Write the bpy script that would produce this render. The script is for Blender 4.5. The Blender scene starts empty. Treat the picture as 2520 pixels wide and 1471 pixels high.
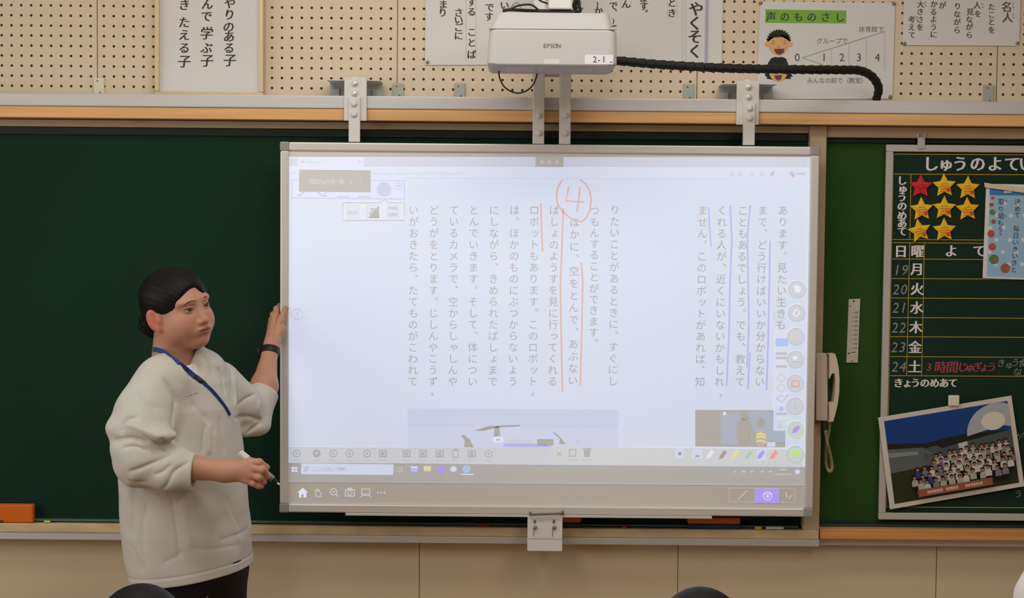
import bpy, bmesh, math, random
import numpy as np
from mathutils import Vector, Matrix
random.seed(7)
rng = np.random.default_rng(11)
S = bpy.context.scene
COL = S.collection
pi = math.pi

# ------------------------------------------------------------------ camera
IW, IH, FPX = 2520, 1471, 3868.0
CAM = Vector((0.0, -4.8, 1.74))
PITCH, ROLL = 0.052, 0.009
RM = (Matrix.Rotation(pi / 2 - PITCH, 4, 'X') @ Matrix.Rotation(ROLL, 4, 'Z'))
cam_data = bpy.data.cameras.new('camera')
cam_data.sensor_width = 36.0
cam_data.lens = FPX / IW * 36.0
cam = bpy.data.objects.new('camera', cam_data)
COL.objects.link(cam)
cam.matrix_world = Matrix.Translation(CAM) @ RM
S.camera = cam

# ------------------------------------------------------------------ view + light
S.view_settings.view_transform = 'Standard'
S.view_settings.look = 'None'
S.view_settings.gamma = 1.0
S.view_settings.use_curve_mapping = False
EXPO = 0.0
S.view_settings.exposure = EXPO
world = bpy.data.worlds.new('world')
S.world = world
world.use_nodes = True
world.node_tree.nodes['Background'].inputs[0].default_value = (0.9, 0.95, 1.0, 1)
world.node_tree.nodes['Background'].inputs[1].default_value = 0.15


def area(name, loc, rot, sx, sy, power, color):
    l = bpy.data.lights.new(name, 'AREA')
    l.shape = 'RECTANGLE'
    l.size, l.size_y = sx, sy
    l.energy = power
    l.color = color
    o = bpy.data.objects.new(name, l)
    o.location = loc
    o.rotation_euler = rot
    COL.objects.link(o)
    return o


# the tube that washes the blackboard wall, the two rows of ceiling tubes, the windows on the left
area('blackboard_lamp', (0.0, -1.3, 2.93), (math.radians(26), 0, 0), 2.2, 0.35, 16.5, (1.0, 0.985, 0.965))
area('ceiling_lamp', (-1.2, -3.6, 2.95), (0, 0, 0), 0.5, 3.0, 34, (1.0, 0.985, 0.965))
area('ceiling_lamp', (1.5, -3.6, 2.95), (0, 0, 0), 0.5, 3.0, 34, (1.0, 0.985, 0.965))
area('window_daylight', (-3.36, -2.6, 1.75), (0, math.radians(-90), 0), 1.6, 3.4, 42, (0.93, 0.96, 1.0))


def unproject(px, py):
    d = RM.to_3x3() @ Vector(((px - IW / 2) / FPX, -(py - IH / 2) / FPX, -1.0))
    return d


def at(px, py, Y):
    d = unproject(px, py)
    t = (Y - CAM.y) / d.y
    return CAM + d * t


def mpp(Y):
    return (Y - CAM.y) / FPX


# ------------------------------------------------------------------ materials
def lin(c):
    c = c / 255.0
    return c / 12.92 if c <= 0.04045 else ((c + 0.055) / 1.055) ** 2.4


def rgb(r, g, b):
    return (lin(r), lin(g), lin(b), 1.0)


MATS = {}


def mat(name, col, rough=0.6, metal=0.0, spec=0.3, noise=0.0, nscale=8.0, bump=0.0, bscale=200.0, emit=None, stretch=None):
    if name in MATS:
        return MATS[name]
    m = bpy.data.materials.new(name)
    m.use_nodes = True
    nt = m.node_tree
    b = nt.nodes['Principled BSDF']
    c = rgb(*col)
    b.inputs['Base Color'].default_value = c
    b.inputs['Roughness'].default_value = rough
    b.inputs['Metallic'].default_value = metal
    b.inputs['Specular IOR Level'].default_value = spec
    tc = None
    if noise or bump:
        tc = nt.nodes.new('ShaderNodeTexCoord')
        mp = nt.nodes.new('ShaderNodeMapping')
        if stretch:
            mp.inputs['Scale'].default_value = stretch
        nt.links.new(tc.outputs['Object'], mp.inputs['Vector'])
    if noise:
        n = nt.nodes.new('ShaderNodeTexNoise')
        n.inputs['Scale'].default_value = nscale
        n.inputs['Detail'].default_value = 6
        nt.links.new(mp.outputs[0], n.inputs['Vector'])
        r = nt.nodes.new('ShaderNodeMapRange')
        r.inputs['From Min'].default_value = 0.3
        r.inputs['From Max'].default_value = 0.7
        r.inputs['To Min'].default_value = 1.0 - noise
        r.inputs['To Max'].default_value = 1.0 + noise
        nt.links.new(n.outputs['Fac'], r.inputs['Value'])
        mx = nt.nodes.new('ShaderNodeVectorMath')
        mx.operation = 'SCALE'
        mx.inputs[0].default_value = c[:3]
        nt.links.new(r.outputs[0], mx.inputs['Scale'])
        nt.links.new(mx.outputs[0], b.inputs['Base Color'])
    if bump:
        n2 = nt.nodes.new('ShaderNodeTexNoise')
        n2.inputs['Scale'].default_value = bscale
        n2.inputs['Detail'].default_value = 4
        nt.links.new(mp.outputs[0], n2.inputs['Vector'])
        bp = nt.nodes.new('ShaderNodeBump')
        bp.inputs['Strength'].default_value = bump
        bp.inputs['Distance'].default_value = 0.002
        nt.links.new(n2.outputs['Fac'], bp.inputs['Height'])
        nt.links.new(bp.outputs[0], b.inputs['Normal'])
    if emit is not None:
        b.inputs['Emission Color'].default_value = (*emit, 1)
        b.inputs['Emission Strength'].default_value = 1.0
    MATS[name] = m
    return m


BOARD_RGB = (222, 219, 212)          # enamel of the white board
UNLIT = (166, 156, 143)              # how the bare enamel reads under the room light alone


def proj(name, r, g, b):
    """projector light falling on the white enamel: the enamel itself plus the light the projector adds"""
    e = tuple(max(0.0, lin(v) - lin(u)) * 0.5 ** EXPO for v, u in zip((r, g, b), UNLIT))
    # darker than the bare enamel: the projector sends nothing there
    return mat('beam_' + name, BOARD_RGB, rough=0.45, spec=0.3, emit=e)


# ------------------------------------------------------------------ glyphs
_GL = {}


def prefetch(chars):
    obs = []
    for ch in sorted(set(chars)):
        if ch in _GL or ch.isspace():
            continue
        cu = bpy.data.curves.new('glyph', 'FONT')
        cu.body = ch
        cu.size = 1
        cu.resolution_u = 2
        ob = bpy.data.objects.new('glyph', cu)
        COL.objects.link(ob)
        obs.append((ch, ob, cu))
    bpy.context.view_layer.update()
    dg = bpy.context.evaluated_depsgraph_get()
    for ch, ob, cu in obs:
        me = ob.evaluated_get(dg).to_mesh()
        vs = [(v.co.x, v.co.y) for v in me.vertices]
        fs = [tuple(p.vertices) for p in me.polygons]
        _GL[ch] = (vs, fs)
    for ch, ob, cu in obs:
        bpy.data.objects.remove(ob)
        bpy.data.curves.remove(cu)


SMALL = 'ゃゅょっャュョッ'


# ------------------------------------------------------------------ mesh builder
class MB:
    def __init__(self):
        self.v, self.f, self.m, self.mats = [], [], [], []

    def slot(self, mt):
        if mt not in self.mats:
            self.mats.append(mt)
        return self.mats.index(mt)

    def add(self, vs, fs, mt):
        o = len(self.v)
        s = self.slot(mt)
        self.v += [tuple(x) for x in vs]
        for f in fs:
            self.f.append(tuple(i + o for i in f))
            self.m.append(s)
        return self

    def box(self, x0, x1, y0, y1, z0, z1, mt):
        if x0 > x1: x0, x1 = x1, x0
        if y0 > y1: y0, y1 = y1, y0
        if z0 > z1: z0, z1 = z1, z0
        vs = [(x, y, z) for z in (z0, z1) for y in (y0, y1) for x in (x0, x1)]
        fs = [(0, 2, 3, 1), (4, 5, 7, 6), (0, 1, 5, 4), (2, 6, 7, 3), (0, 4, 6, 2), (1, 3, 7, 5)]
        return self.add(vs, fs, mt)

    def prism(self, pts, axis, a, b, mt):
        """closed outline (2D points) extruded along axis from a to b; axis 'y' -> points are x,z; 'x' -> y,z; 'z' -> x,y"""
        n = len(pts)
        def P(p, t):
            return (p[0], t, p[1]) if axis == 'y' else (t, p[0], p[1]) if axis == 'x' else (p[0], p[1], t)
        vs = [P(p, a) for p in pts] + [P(p, b) for p in pts]
        fs = [tuple(range(n)), tuple(range(2 * n - 1, n - 1, -1))] + [(i, i + n, (i + 1) % n + n, (i + 1) % n) for i in range(n)]
        return self.add(vs, fs, mt)

    def tube(self, path, r, mt, seg=10, cap=True):
        path = [Vector(p) for p in path]
        n = len(path)
        rs = r if hasattr(r, '__len__') else [r] * n
        up = Vector((0, 0, 1))
        t0 = (path[1] - path[0]).normalized()
        if abs(t0.dot(up)) > 0.9: up = Vector((0, 1, 0))
        nrm = (up - t0 * up.dot(t0)).normalized()
        vs, fs = [], []
        for i, p in enumerate(path):
            t = (path[min(i + 1, n - 1)] - path[max(i - 1, 0)])
            t = t.normalized() if t.length > 1e-9 else t0
            nrm = (nrm - t * nrm.dot(t)).normalized()
            bn = t.cross(nrm)
            for k in range(seg):
                a = 2 * pi * k / seg
                vs.append(p + (nrm * math.cos(a) + bn * math.sin(a)) * rs[i])
        for i in range(n - 1):
            for k in range(seg):
                a, b = i * seg + k, i * seg + (k + 1) % seg
                fs.append((a, b, b + seg, a + seg))
        if cap:
            fs.append(tuple(range(seg - 1, -1, -1)))
            fs.append(tuple(range((n - 1) * seg, n * seg)))
        return self.add(vs, fs, mt)

    def lathe(self, c, prof, mt, axis='y', seg=16):
        """prof: (radius, offset along axis)"""
        vs, fs = [], []
        for r, t in prof:
            for k in range(seg):
                a = 2 * pi * k / seg
                u, w = r * math.cos(a), r * math.sin(a)
                vs.append((c[0] + u, c[1] + t, c[2] + w) if axis == 'y' else (c[0] + u, c[1] + w, c[2] + t) if axis == 'z' else (c[0] + t, c[1] + u, c[2] + w))
        n = len(prof)
        for i in range(n - 1):
            for k in range(seg):
                a, b = i * seg + k, i * seg + (k + 1) % seg
                fs.append((a, b, b + seg, a + seg))
        fs.append(tuple(range(seg)))
        fs.append(tuple(range((n - 1) * seg, n * seg)))
        return self.add(vs, fs, mt)

    # flat printing on a plane y = Y that faces the room
    def poly(self, pts, Y, mt):
        vs = [at(x, y, Y) for x, y in pts]
        return self.add(vs, [tuple(range(len(vs)))], mt)

    def rect(self, x0, y0, x1, y1, Y, mt):
        """upright rectangle given by its sides at their mid-points"""
        a, b = at(x0, (y0 + y1) / 2, Y).x, at(x1, (y0 + y1) / 2, Y).x
        c, d = at((x0 + x1) / 2, y0, Y).z, at((x0 + x1) / 2, y1, Y).z
        return self.add([(a, Y, d), (b, Y, d), (b, Y, c), (a, Y, c)], [(0, 1, 2, 3)], mt)

    def ring(self, x0, y0, x1, y1, w, Y, mt):
        self.rect(x0, y0, x1, y0 + w, Y, mt)
        self.rect(x0, y1 - w, x1, y1, Y, mt)
        self.rect(x0, y0 + w, x0 + w, y1 - w, Y, mt)
        return self.rect(x1 - w, y0 + w, x1, y1 - w, Y, mt)

    def disc(self, cx, cy, rx, ry, Y, mt, n=28):
        return self.poly([(cx + rx * math.cos(2 * pi * k / n), cy + ry * math.sin(2 * pi * k / n)) for k in range(n)][::-1], Y, mt)

    def annulus(self, cx, cy, r, w, Y, mt, n=28, a0=0, a1=360):
        pts = [(cx + r * math.cos(math.radians(a0 + (a1 - a0) * k / n)), cy + r * math.sin(math.radians(a0 + (a1 - a0) * k / n))) for k in range(n + 1)]
        return self.stroke(pts, w, Y, mt)

    def stroke(self, pts, w, Y, mt):
        n = len(pts)
        vs, fs = [], []
        ws = w if hasattr(w, '__len__') else [w] * n
        for i, p in enumerate(pts):
            a, b = pts[max(i - 1, 0)], pts[min(i + 1, n - 1)]
            dx, dy = b[0] - a[0], b[1] - a[1]
            l = math.hypot(dx, dy) or 1
            nx, ny = -dy / l * ws[i] / 2, dx / l * ws[i] / 2
            vs += [at(p[0] + nx, p[1] + ny, Y), at(p[0] - nx, p[1] - ny, Y)]
        fs = [(2 * i, 2 * i + 2, 2 * i + 3, 2 * i + 1) for i in range(n - 1)]
        return self.add(vs, fs, mt)

    def char(self, ch, px, py, size, Y, mt, sx=1.0, slant=0.0, rot=0.0):
        """one character, centred on pixel px,py of the plane, size in photo pixels"""
        if ch not in _GL: prefetch(ch)
        gv, gf = _GL[ch]
        if not gv: return self
        c = at(px, py, Y)
        s = size * mpp(Y)
        if ord(ch) < 0x2000:
            cx = (min(v[0] for v in gv) + max(v[0] for v in gv)) / 2
            cy = 0.345
        else:
            cx, cy = 0.5, 0.37
        ca, sa = math.cos(rot), math.sin(rot)
        vs = []
        for x, y in gv:
            u, w = (x - cx) * sx + slant * (y - cy), y - cy
            vs.append((c.x + s * (u * ca - w * sa), Y, c.z + s * (u * sa + w * ca)))
        return self.add(vs, gf, mt)

    def column(self, text, px, py, pitch, size, Y, mt, sx=1.0, slant=0.0):
        """vertical Japanese writing; px,py is the centre of the first cell; the column hangs plumb"""
        c0 = at(px, py, Y)
        k = mpp(Y)
        for i, ch in enumerate(text):
            if ch.isspace(): continue
            ox = oz = 0.0
            rot = 0.0
            if ch in '、。': ox, oz = 0.62, 0.60
            elif ch in SMALL: ox, oz = 0.10, 0.06
            elif ch in 'ー〜～（）': rot = -pi / 2
            self._char3(ch, c0.x + ox * size * k, Y, c0.z - i * pitch * k + oz * size * k, size * k, mt, sx, slant, rot)
        return self

    def _char3(self, ch, x0, Y, z0, s, mt, sx, slant, rot):
        if ch not in _GL: prefetch(ch)
        gv, gf = _GL[ch]
        ca, sa = math.cos(rot), math.sin(rot)
        vs = []
        for x, y in gv:
            u, w = (x - 0.5) * sx + slant * (y - 0.37), y - 0.37
            vs.append((x0 + s * (u * ca - w * sa), Y, z0 + s * (u * sa + w * ca)))
        self.add(vs, gf, mt)

    def line(self, text, px, py, pitch, size, Y, mt, sx=1.0, slant=0.0, rot=0.0):
        ca, sa = math.cos(rot), math.sin(rot)
        for i, ch in enumerate(text):
            if not ch.isspace():
                self.char(ch, px + i * pitch * ca, py - i * pitch * sa, size, Y, mt, sx, slant, rot)
        return self

    def latin(self, text, px, py, size, Y, mt, adv=0.56, sx=1.0):
        x = px
        for ch in text:
            if ch != ' ':
                self.char(ch, x, py, size, Y, mt, sx)
            x += size * adv * sx * (0.55 if ch in "il.,:'/-1j" else 1.0)
        return self

    def build(self, name, parent=None, smooth=False, bevel=0.0, seg=2):
        me = bpy.data.meshes.new(name)
        me.from_pydata([tuple(v) for v in self.v], [], self.f)
        for m in self.mats: me.materials.append(m)
        me.polygons.foreach_set('material_index', self.m)
        if smooth: me.polygons.foreach_set('use_smooth', [True] * len(self.f))
        me.update()
        o = bpy.data.objects.new(name, me)
        COL.objects.link(o)
        if parent is not None: child(o, parent)
        if bevel:
            bm = bmesh.new(); bm.from_mesh(me)
            bmesh.ops.recalc_face_normals(bm, faces=bm.faces)
            bm.to_mesh(me); bm.free()
            md = o.modifiers.new('bevel', 'BEVEL')
            md.width = bevel; md.segments = seg; md.limit_method = 'ANGLE'; md.angle_limit = math.radians(40)
        return o


def recenter(o):
    """move a mesh object's origin to the middle of its base"""
    me = o.data
    co = np.empty(len(me.vertices) * 3); me.vertices.foreach_get('co', co); co = co.reshape(-1, 3)
    c = Vector(((co[:, 0].min() + co[:, 0].max()) / 2, (co[:, 1].min() + co[:, 1].max()) / 2, co[:, 2].min()))
    me.transform(Matrix.Translation(-c)); o.location = c
    return o


WORLD = {}


def child(o, p):
    o.parent = p
    o.matrix_parent_inverse = Matrix.Translation(-WORLD.get(p.name, Vector((0, 0, 0))))


def thing(name, label, cat, loc, group=None):
    o = bpy.data.objects.new(name, None)
    o.empty_display_size = 0.05
    COL.objects.link(o)
    o.location = loc
    WORLD[o.name] = Vector(loc)
    o['label'] = label; o['category'] = cat
    if group: o['group'] = group
    return o


def tag(o, label, cat, group=None):
    o['label'] = label; o['category'] = cat
    if group: o['group'] = group
    recenter(o)
    return o


def struct(o):
    o['kind'] = 'structure'
    return o


# ------------------------------------------------------------------ the room shell
M_WALL = mat('lower_wall_board', (212, 190, 154), 0.75, noise=0.05, nscale=3.0)
M_FLOOR = mat('floor_wood', (150, 112, 74), 0.5, noise=0.15, nscale=6, stretch=(1, 8, 1))
M_CEIL = mat('ceiling_white', (225, 222, 214), 0.9)
M_SIDE = mat('side_wall_paint', (214, 206, 190), 0.8)


def holes_material():
    m = bpy.data.materials.new('perforated_board')
    m.use_nodes = True
    nt = m.node_tree
    L = nt.links.new
    b = nt.nodes['Principled BSDF']
    b.inputs['Roughness'].default_value = 0.75
    b.inputs['Specular IOR Level'].default_value = 0.2
    tc = nt.nodes.new('ShaderNodeTexCoord')
    sp = nt.nodes.new('ShaderNodeSeparateXYZ')
    L(tc.outputs['Object'], sp.inputs[0])

    def math_(op, a, b_=None, c_=None):
        n = nt.nodes.new('ShaderNodeMath'); n.operation = op
        for i, v in enumerate((a, b_, c_)):
            if v is None: continue
            if isinstance(v, (int, float)): n.inputs[i].default_value = v
            else: L(v, n.inputs[i])
        return n.outputs[0]
    x0 = at(978, 100, 0).x
    z0 = at(1000, 219.5, 0).z
    pan = 0.910
    xx = math_('FLOORED_MODULO', math_('SUBTRACT', sp.outputs['X'], x0), pan)       # 0..0.91 within one panel
    u = math_('SUBTRACT', math_('FLOORED_MODULO', math_('SUBTRACT', xx, 0.005), 0.030), 0.015)
    w = math_('SUBTRACT', math_('FLOORED_MODULO', math_('SUBTRACT', sp.outputs['Z'], z0 - 0.015), 0.0303), 0.01515)
    r = math_('SQRT', math_('ADD', math_('MULTIPLY', u, u), math_('MULTIPLY', w, w)))
    hole = math_('SUBTRACT', 1.0, math_('MINIMUM', math_('MAXIMUM', math_('DIVIDE', math_('SUBTRACT', r, 0.0034), 0.0013), 0.0), 1.0))
    inside = math_('MULTIPLY', math_('GREATER_THAN', xx, 0.006), math_('LESS_THAN', xx, 0.904))
    above = math_('GREATER_THAN', sp.outputs['Z'], z0 - 0.016)
    hole = math_('MULTIPLY', math_('MULTIPLY', hole, inside), above)
    seam = math_('MAXIMUM', math_('LESS_THAN', xx, 0.0018), math_('GREATER_THAN', xx, 0.9082))
    n = nt.nodes.new('ShaderNodeTexNoise'); n.inputs['Scale'].default_value = 2.5; n.inputs['Detail'].default_value = 5
    L(tc.outputs['Object'], n.inputs['Vector'])
    mix0 = nt.nodes.new('ShaderNodeMix'); mix0.data_type = 'RGBA'
    mix0.inputs['A'].default_value = rgb(213, 193, 165); mix0.inputs['B'].default_value = rgb(223, 205, 178)
    L(n.outputs['Fac'], mix0.inputs['Factor'])
    mix1 = nt.nodes.new('ShaderNodeMix'); mix1.data_type = 'RGBA'
    mix1.inputs['B'].default_value = rgb(140, 118, 92)
    L(seam, mix1.inputs['Factor']); L(mix0.outputs['Result'], mix1.inputs['A'])
    mix2 = nt.nodes.new('ShaderNodeMix'); mix2.data_type = 'RGBA'
    mix2.inputs['B'].default_value = rgb(62, 46, 32)
    L(hole, mix2.inputs['Factor']); L(mix1.outputs['Result'], mix2.inputs['A'])
    L(mix2.outputs['Result'], b.inputs['Base Color'])
    return m


def lower_material():
    m = bpy.data.materials.new('painted_wall_panels')
    m.use_nodes = True
    nt = m.node_tree
    L = nt.links.new
    b = nt.nodes['Principled BSDF']
    b.inputs['Roughness'].default_value = 0.65
    b.inputs['Specular IOR Level'].default_value = 0.25
    tc = nt.nodes.new('ShaderNodeTexCoord')
    sp = nt.nodes.new('ShaderNodeSeparateXYZ'); L(tc.outputs['Object'], sp.inputs[0])
    x0 = at(1032, 1400, 0).x
    pan = at(1668, 1400, 0).x - x0

    def M(op, a, b_):
        n = nt.nodes.new('ShaderNodeMath'); n.operation = op
        for i, v in enumerate((a, b_)):
            if isinstance(v, (int, float)): n.inputs[i].default_value = v
            else: L(v, n.inputs[i])
        return n.outputs[0]
    xx = M('FLOORED_MODULO', M('ADD', M('SUBTRACT', sp.outputs['X'], x0), 0.0013), pan)
    seam = M('LESS_THAN', xx, 0.0026)
    n = nt.nodes.new('ShaderNodeTexNoise'); n.inputs['Scale'].default_value = 4; n.inputs['Detail'].default_value = 8
    mp = nt.nodes.new('ShaderNodeMapping'); mp.inputs['Scale'].default_value = (0.5, 1, 2.2)
    L(tc.outputs['Object'], mp.inputs[0]); L(mp.outputs[0], n.inputs['Vector'])
    mix0 = nt.nodes.new('ShaderNodeMix'); mix0.data_type = 'RGBA'
    mix0.inputs['A'].default_value = rgb(197, 178, 147); mix0.inputs['B'].default_value = rgb(211, 192, 161)
    L(n.outputs['Fac'], mix0.inputs['Factor'])
    # small scuffs
    n2 = nt.nodes.new('ShaderNodeTexNoise'); n2.inputs['Scale'].default_value = 26; n2.inputs['Detail'].default_value = 3
    mp2 = nt.nodes.new('ShaderNodeMapping'); mp2.inputs['Scale'].default_value = (0.7, 1, 1.3)
    L(tc.outputs['Object'], mp2.inputs[0]); L(mp2.outputs[0], n2.inputs['Vector'])
    sc = M('GREATER_THAN', n2.outputs['Fac'], 0.765)
    mix1 = nt.nodes.new('ShaderNodeMix'); mix1.data_type = 'RGBA'
    mix1.inputs['B'].default_value = rgb(120, 96, 68)
    L(M('MULTIPLY', sc, 0.8), mix1.inputs['Factor']); L(mix0.outputs['Result'], mix1.inputs['A'])
    mix2 = nt.nodes.new('ShaderNodeMix'); mix2.data_type = 'RGBA'
    mix2.inputs['B'].default_value = rgb(105, 84, 58)
    L(seam, mix2.inputs['Factor']); L(mix1.outputs['Result'], mix2.inputs['A'])
    L(mix2.outputs['Result'], b.inputs['Base Color'])
    return m


M_PEG, M_LOW = holes_material(), lower_material()
ZR = at(1260, 239, -0.108).z          # top of the aluminium rail
ZLOW = at(1000, 1318, -0.04).z        # top of the strip under the chalk tray
XL, XR, YB, ZC = -3.4, 3.6, -7.6, 3.0
w = MB()
w.box(XL, XR, 0.0, 0.12, ZR - 0.06, ZC, M_PEG)
w.box(XL, XR, 0.0, 0.12, 0.0, ZR - 0.06, M_LOW)
struct(w.build('wall_front'))
struct(MB().box(XL - .1, XR + .1, YB - .1, 0.12, -0.1, 0.0, M_FLOOR).build('floor'))
struct(MB().box(XL - .1, XR + .1, YB - .1, 0.12, ZC, ZC + 0.1, M_CEIL).build('ceiling'))
struct(MB().box(XL - .1, XL, YB - .1, 0.12, 0, ZC, M_SIDE).build('wall_left'))
struct(MB().box(XR, XR + .1, YB - .1, 0.12, 0, ZC, M_SIDE).build('wall_right'))
struct(MB().box(XL, XR, YB - .1, YB, 0, ZC, M_SIDE).build('wall_back'))

# horizontal trims on the front wall
M_ALU = mat('brushed_aluminium', (205, 202, 198), 0.42, metal=0.35, spec=0.5, noise=0.03, nscale=5, stretch=(0.3, 4, 30))
M_WOOD = mat('varnished_wood', (222, 172, 114), 0.45, noise=0.16, nscale=3.0, stretch=(0.6, 10, 22))
M_WOOD2 = mat('varnished_wood_ledge', (204, 142, 80), 0.45, noise=0.16, nscale=3.0, stretch=(0.6, 10, 22))
ZR1 = at(1260, 271, -0.108).z
ZW1 = at(1260, 299.5, -0.104).z
t = MB()
t.box(XL, XR, -0.108, 0.0, ZR1, ZR, M_ALU)
struct(t.build('trim_1', bevel=0.003))
t = MB()
t.box(XL, XR, -0.104, 0.0, ZW1, ZR1 - 0.0005, M_WOOD)
struct(t.build('trim_2', bevel=0.002))
ZA0, ZA1 = at(1260, 1320.5, -0.062).z, at(1260, 1338, -0.062).z
t = MB()
t.box(XL, at(2026, 800, -.058).x, -0.062, 0.0, ZA1, ZA0, M_ALU)
t.box(at(2026, 800, -.058).x + .001, XR, -0.04, 0.0, ZA1, ZA0, M_ALU)
struct(t.build('trim_3', bevel=0.002))
# ------------------------------------------------------------------ chalkboards
M_CHALK = mat('dark_green_chalkboard', (20, 48, 33), 0.7, spec=0.12, noise=0.10, nscale=1.6)
M_CHALK2 = mat('olive_green_chalkboard', (43, 76, 27), 0.7, spec=0.12, noise=0.10, nscale=2.0)
M_BEIGE = mat('beige_painted_frame', (184, 161, 128), 0.6, noise=0.05, nscale=12)
M_TRAY = mat('worn_beige_tray', (204, 180, 142), 0.65, noise=0.14, nscale=14, stretch=(1, 3, 3))
M_GRNBLK = mat('green_black', (26, 34, 27), 0.5)
ZT0 = ZW1 - 0.002                              # frame starts under the wood beam
ZB0 = at(1260, 321, -0.05).z                   # underside of the upper frame member
ZTR = at(1000, 1296, -0.066).z                 # front edge of the ledge top
ZTB = at(1000, 1318.5, -0.066).z
XP0, XP1 = at(1985, 800, -0.06).x, at(2026, 800, -0.06).x   # the upright at the right end
cb = thing('chalkboard', 'wide dark green chalkboard behind the teacher with a beige tray below', 'chalkboard', (-0.8, -0.04, ZTB))
MB().box(XL + .25, XP0, -0.026, -0.002, ZTR, ZT0 - 0.01, M_CHALK).build('writing_surface', cb)
MB().box(XL + .25, XP0, -0.044, -0.0265, ZB0, ZT0, M_BEIGE).build('top_rail', cb, bevel=0.002)
MB().box(XL + .25, XP0, -0.034, -0.0265, at(1260, 340, -0.034).z, ZB0 - 0.0005, M_GRNBLK).build('dark_band', cb)  # thin green-black strip along the top of the writing surface
MB().box(XP0, XP1, -0.058, -0.002, ZTB, ZT0, M_BEIGE).build('end_post', cb, bevel=0.002)
tr = MB().box(XL + .25, XP1 - .002, -0.066, -0.0265, ZTB, ZTR, M_TRAY).build('chalk_tray', cb, bevel=0.003)
zs = at(500, 1281, -0.042).z
MB().box(XL + .25, XP0 - .01, -0.046, -0.0265, ZTR + .0005, zs - 0.004, M_GRNBLK).build('sill', cb)
MB().box(XL + .25, XP0 - .01, -0.047, -0.0265, zs - 0.0035, zs, mat('worn_sill_edge', (96, 118, 104), 0.4)).build('sill_edge', cb)

sb = thing('side_chalkboard', 'olive green chalkboard panel right of the white board, over a wood ledge', 'chalkboard', (1.6, -0.03, at(2300, 1326, -.06).z))
XS1 = 2.9
zo0, zo1 = at(2300, 1301, -0.06).z, at(2300, 1326.5, -0.06).z
MB().box(XP1 + .001, XS1, -0.02, -0.002, zo0, ZT0 - 0.005, M_CHALK2).build('writing_surface', sb)
ztk = at(2300, 341, -0.03).z
MB().box(XP1 + .001, XS1, -0.05, -0.0205, ztk, ZT0, M_BEIGE).build('top_rail', sb, bevel=0.002)
MB().box(XP1 + .001, XS1, -0.03, -0.0205, at(2300, 352, -0.03).z, ztk - .0005, M_GRNBLK).build('dark_band', sb)  # narrow green-black strip below the beige top rail
MB().box(XP1 + .001, XP1 + .007, -0.03, -0.0205, zo0 + .02, ztk - .014, mat('edge_strip', (30, 58, 46), 0.5)).build('edge_strip', sb)
M_SILL = mat('green_sill', (34, 62, 50), 0.4)
MB().box(XP1 + .001, XS1, -0.04, -0.0205, zo0 + .0005, at(2300, 1291, -0.04).z, M_SILL).box(XP1 + .001, XS1, -0.034, -0.0205, at(2300, 1290.5, -0.034).z, at(2300, 1284, -0.034).z, mat('green_sill_dark', (20, 40, 32), 0.4)).build('sill', sb, bevel=0.001)
MB().box(XP1 + .001, XS1, -0.075, -0.002, zo1, zo0, M_WOOD2).build('wood_ledge', sb, bevel=0.003)

# ------------------------------------------------------------------ white board with the projected page
YF, YBK = -0.14, -0.112
bx0, bx1 = at(689, 800, YF).x, at(2009, 820, YF).x
bz1, bz0 = at(1350, 355, YF).z, at(1350, 1266, YF).z
FW = 0.0255
M_FRAME = mat('white_board_aluminium_frame', (214, 210, 202), 0.38, metal=0.25, spec=0.5)
M_CAP = mat('grey_plastic_corner', (150, 148, 146), 0.5)
M_BOARD = mat('white_enamel', BOARD_RGB, 0.45, spec=0.3)
wb = thing('white_board', 'large white board with a projected textbook page, hung over the chalkboard', 'white board', (0.07, -0.126, bz0))
YP = -0.1335                                      # enamel surface
MB().box(bx0 + .012, bx1 - .012, YP, YBK, bz0 + .012, bz1 - .012, M_BOARD).build('board_panel', wb)
for nm, b in (('top_frame', (bx0 + FW, bx1 - FW, bz1 - FW, bz1)), ('bottom_frame', (bx0 + FW, bx1 - FW, bz0, bz0 + FW)),
              ('side_frame', (bx0, bx0 + FW, bz0 + FW, bz1 - FW)), ('side_frame', (bx1 - FW, bx1, bz0 + FW, bz1 - FW))):
    MB().box(b[0], b[1], YF, YBK, b[2], b[3], M_FRAME).build(nm, wb, bevel=0.004)
for cx in (bx0, bx1 - FW - .004):
    for cz in (bz0, bz1 - FW - .004):
        e = .004
        MB().box(cx - .0012 + (e if cx > 0 else 0), cx + FW + .0012 + (0 if cx > 0 else 0) + (e if cx > 0 else 0), YF - .0015, YBK, cz - .0012 + (e if cz > 1 else 0), cz + FW + .0012 + (e if cz > 1 else 0), M_CAP).build('corner_cap', wb, bevel=0.004)
px0, px1 = at(850, 1268, YF).x, at(1752, 1268, YF).x
MB().box(px0, px1, YF - .004, YBK, bz0 - .0075, bz0 - .0004, M_FRAME).build('lower_strip', wb, bevel=.001)

# the projected picture, a stack of very thin light layers on the enamel
L1 = YP - .0004


def LY(k): return YP - .0004 - .0003 * k


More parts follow.
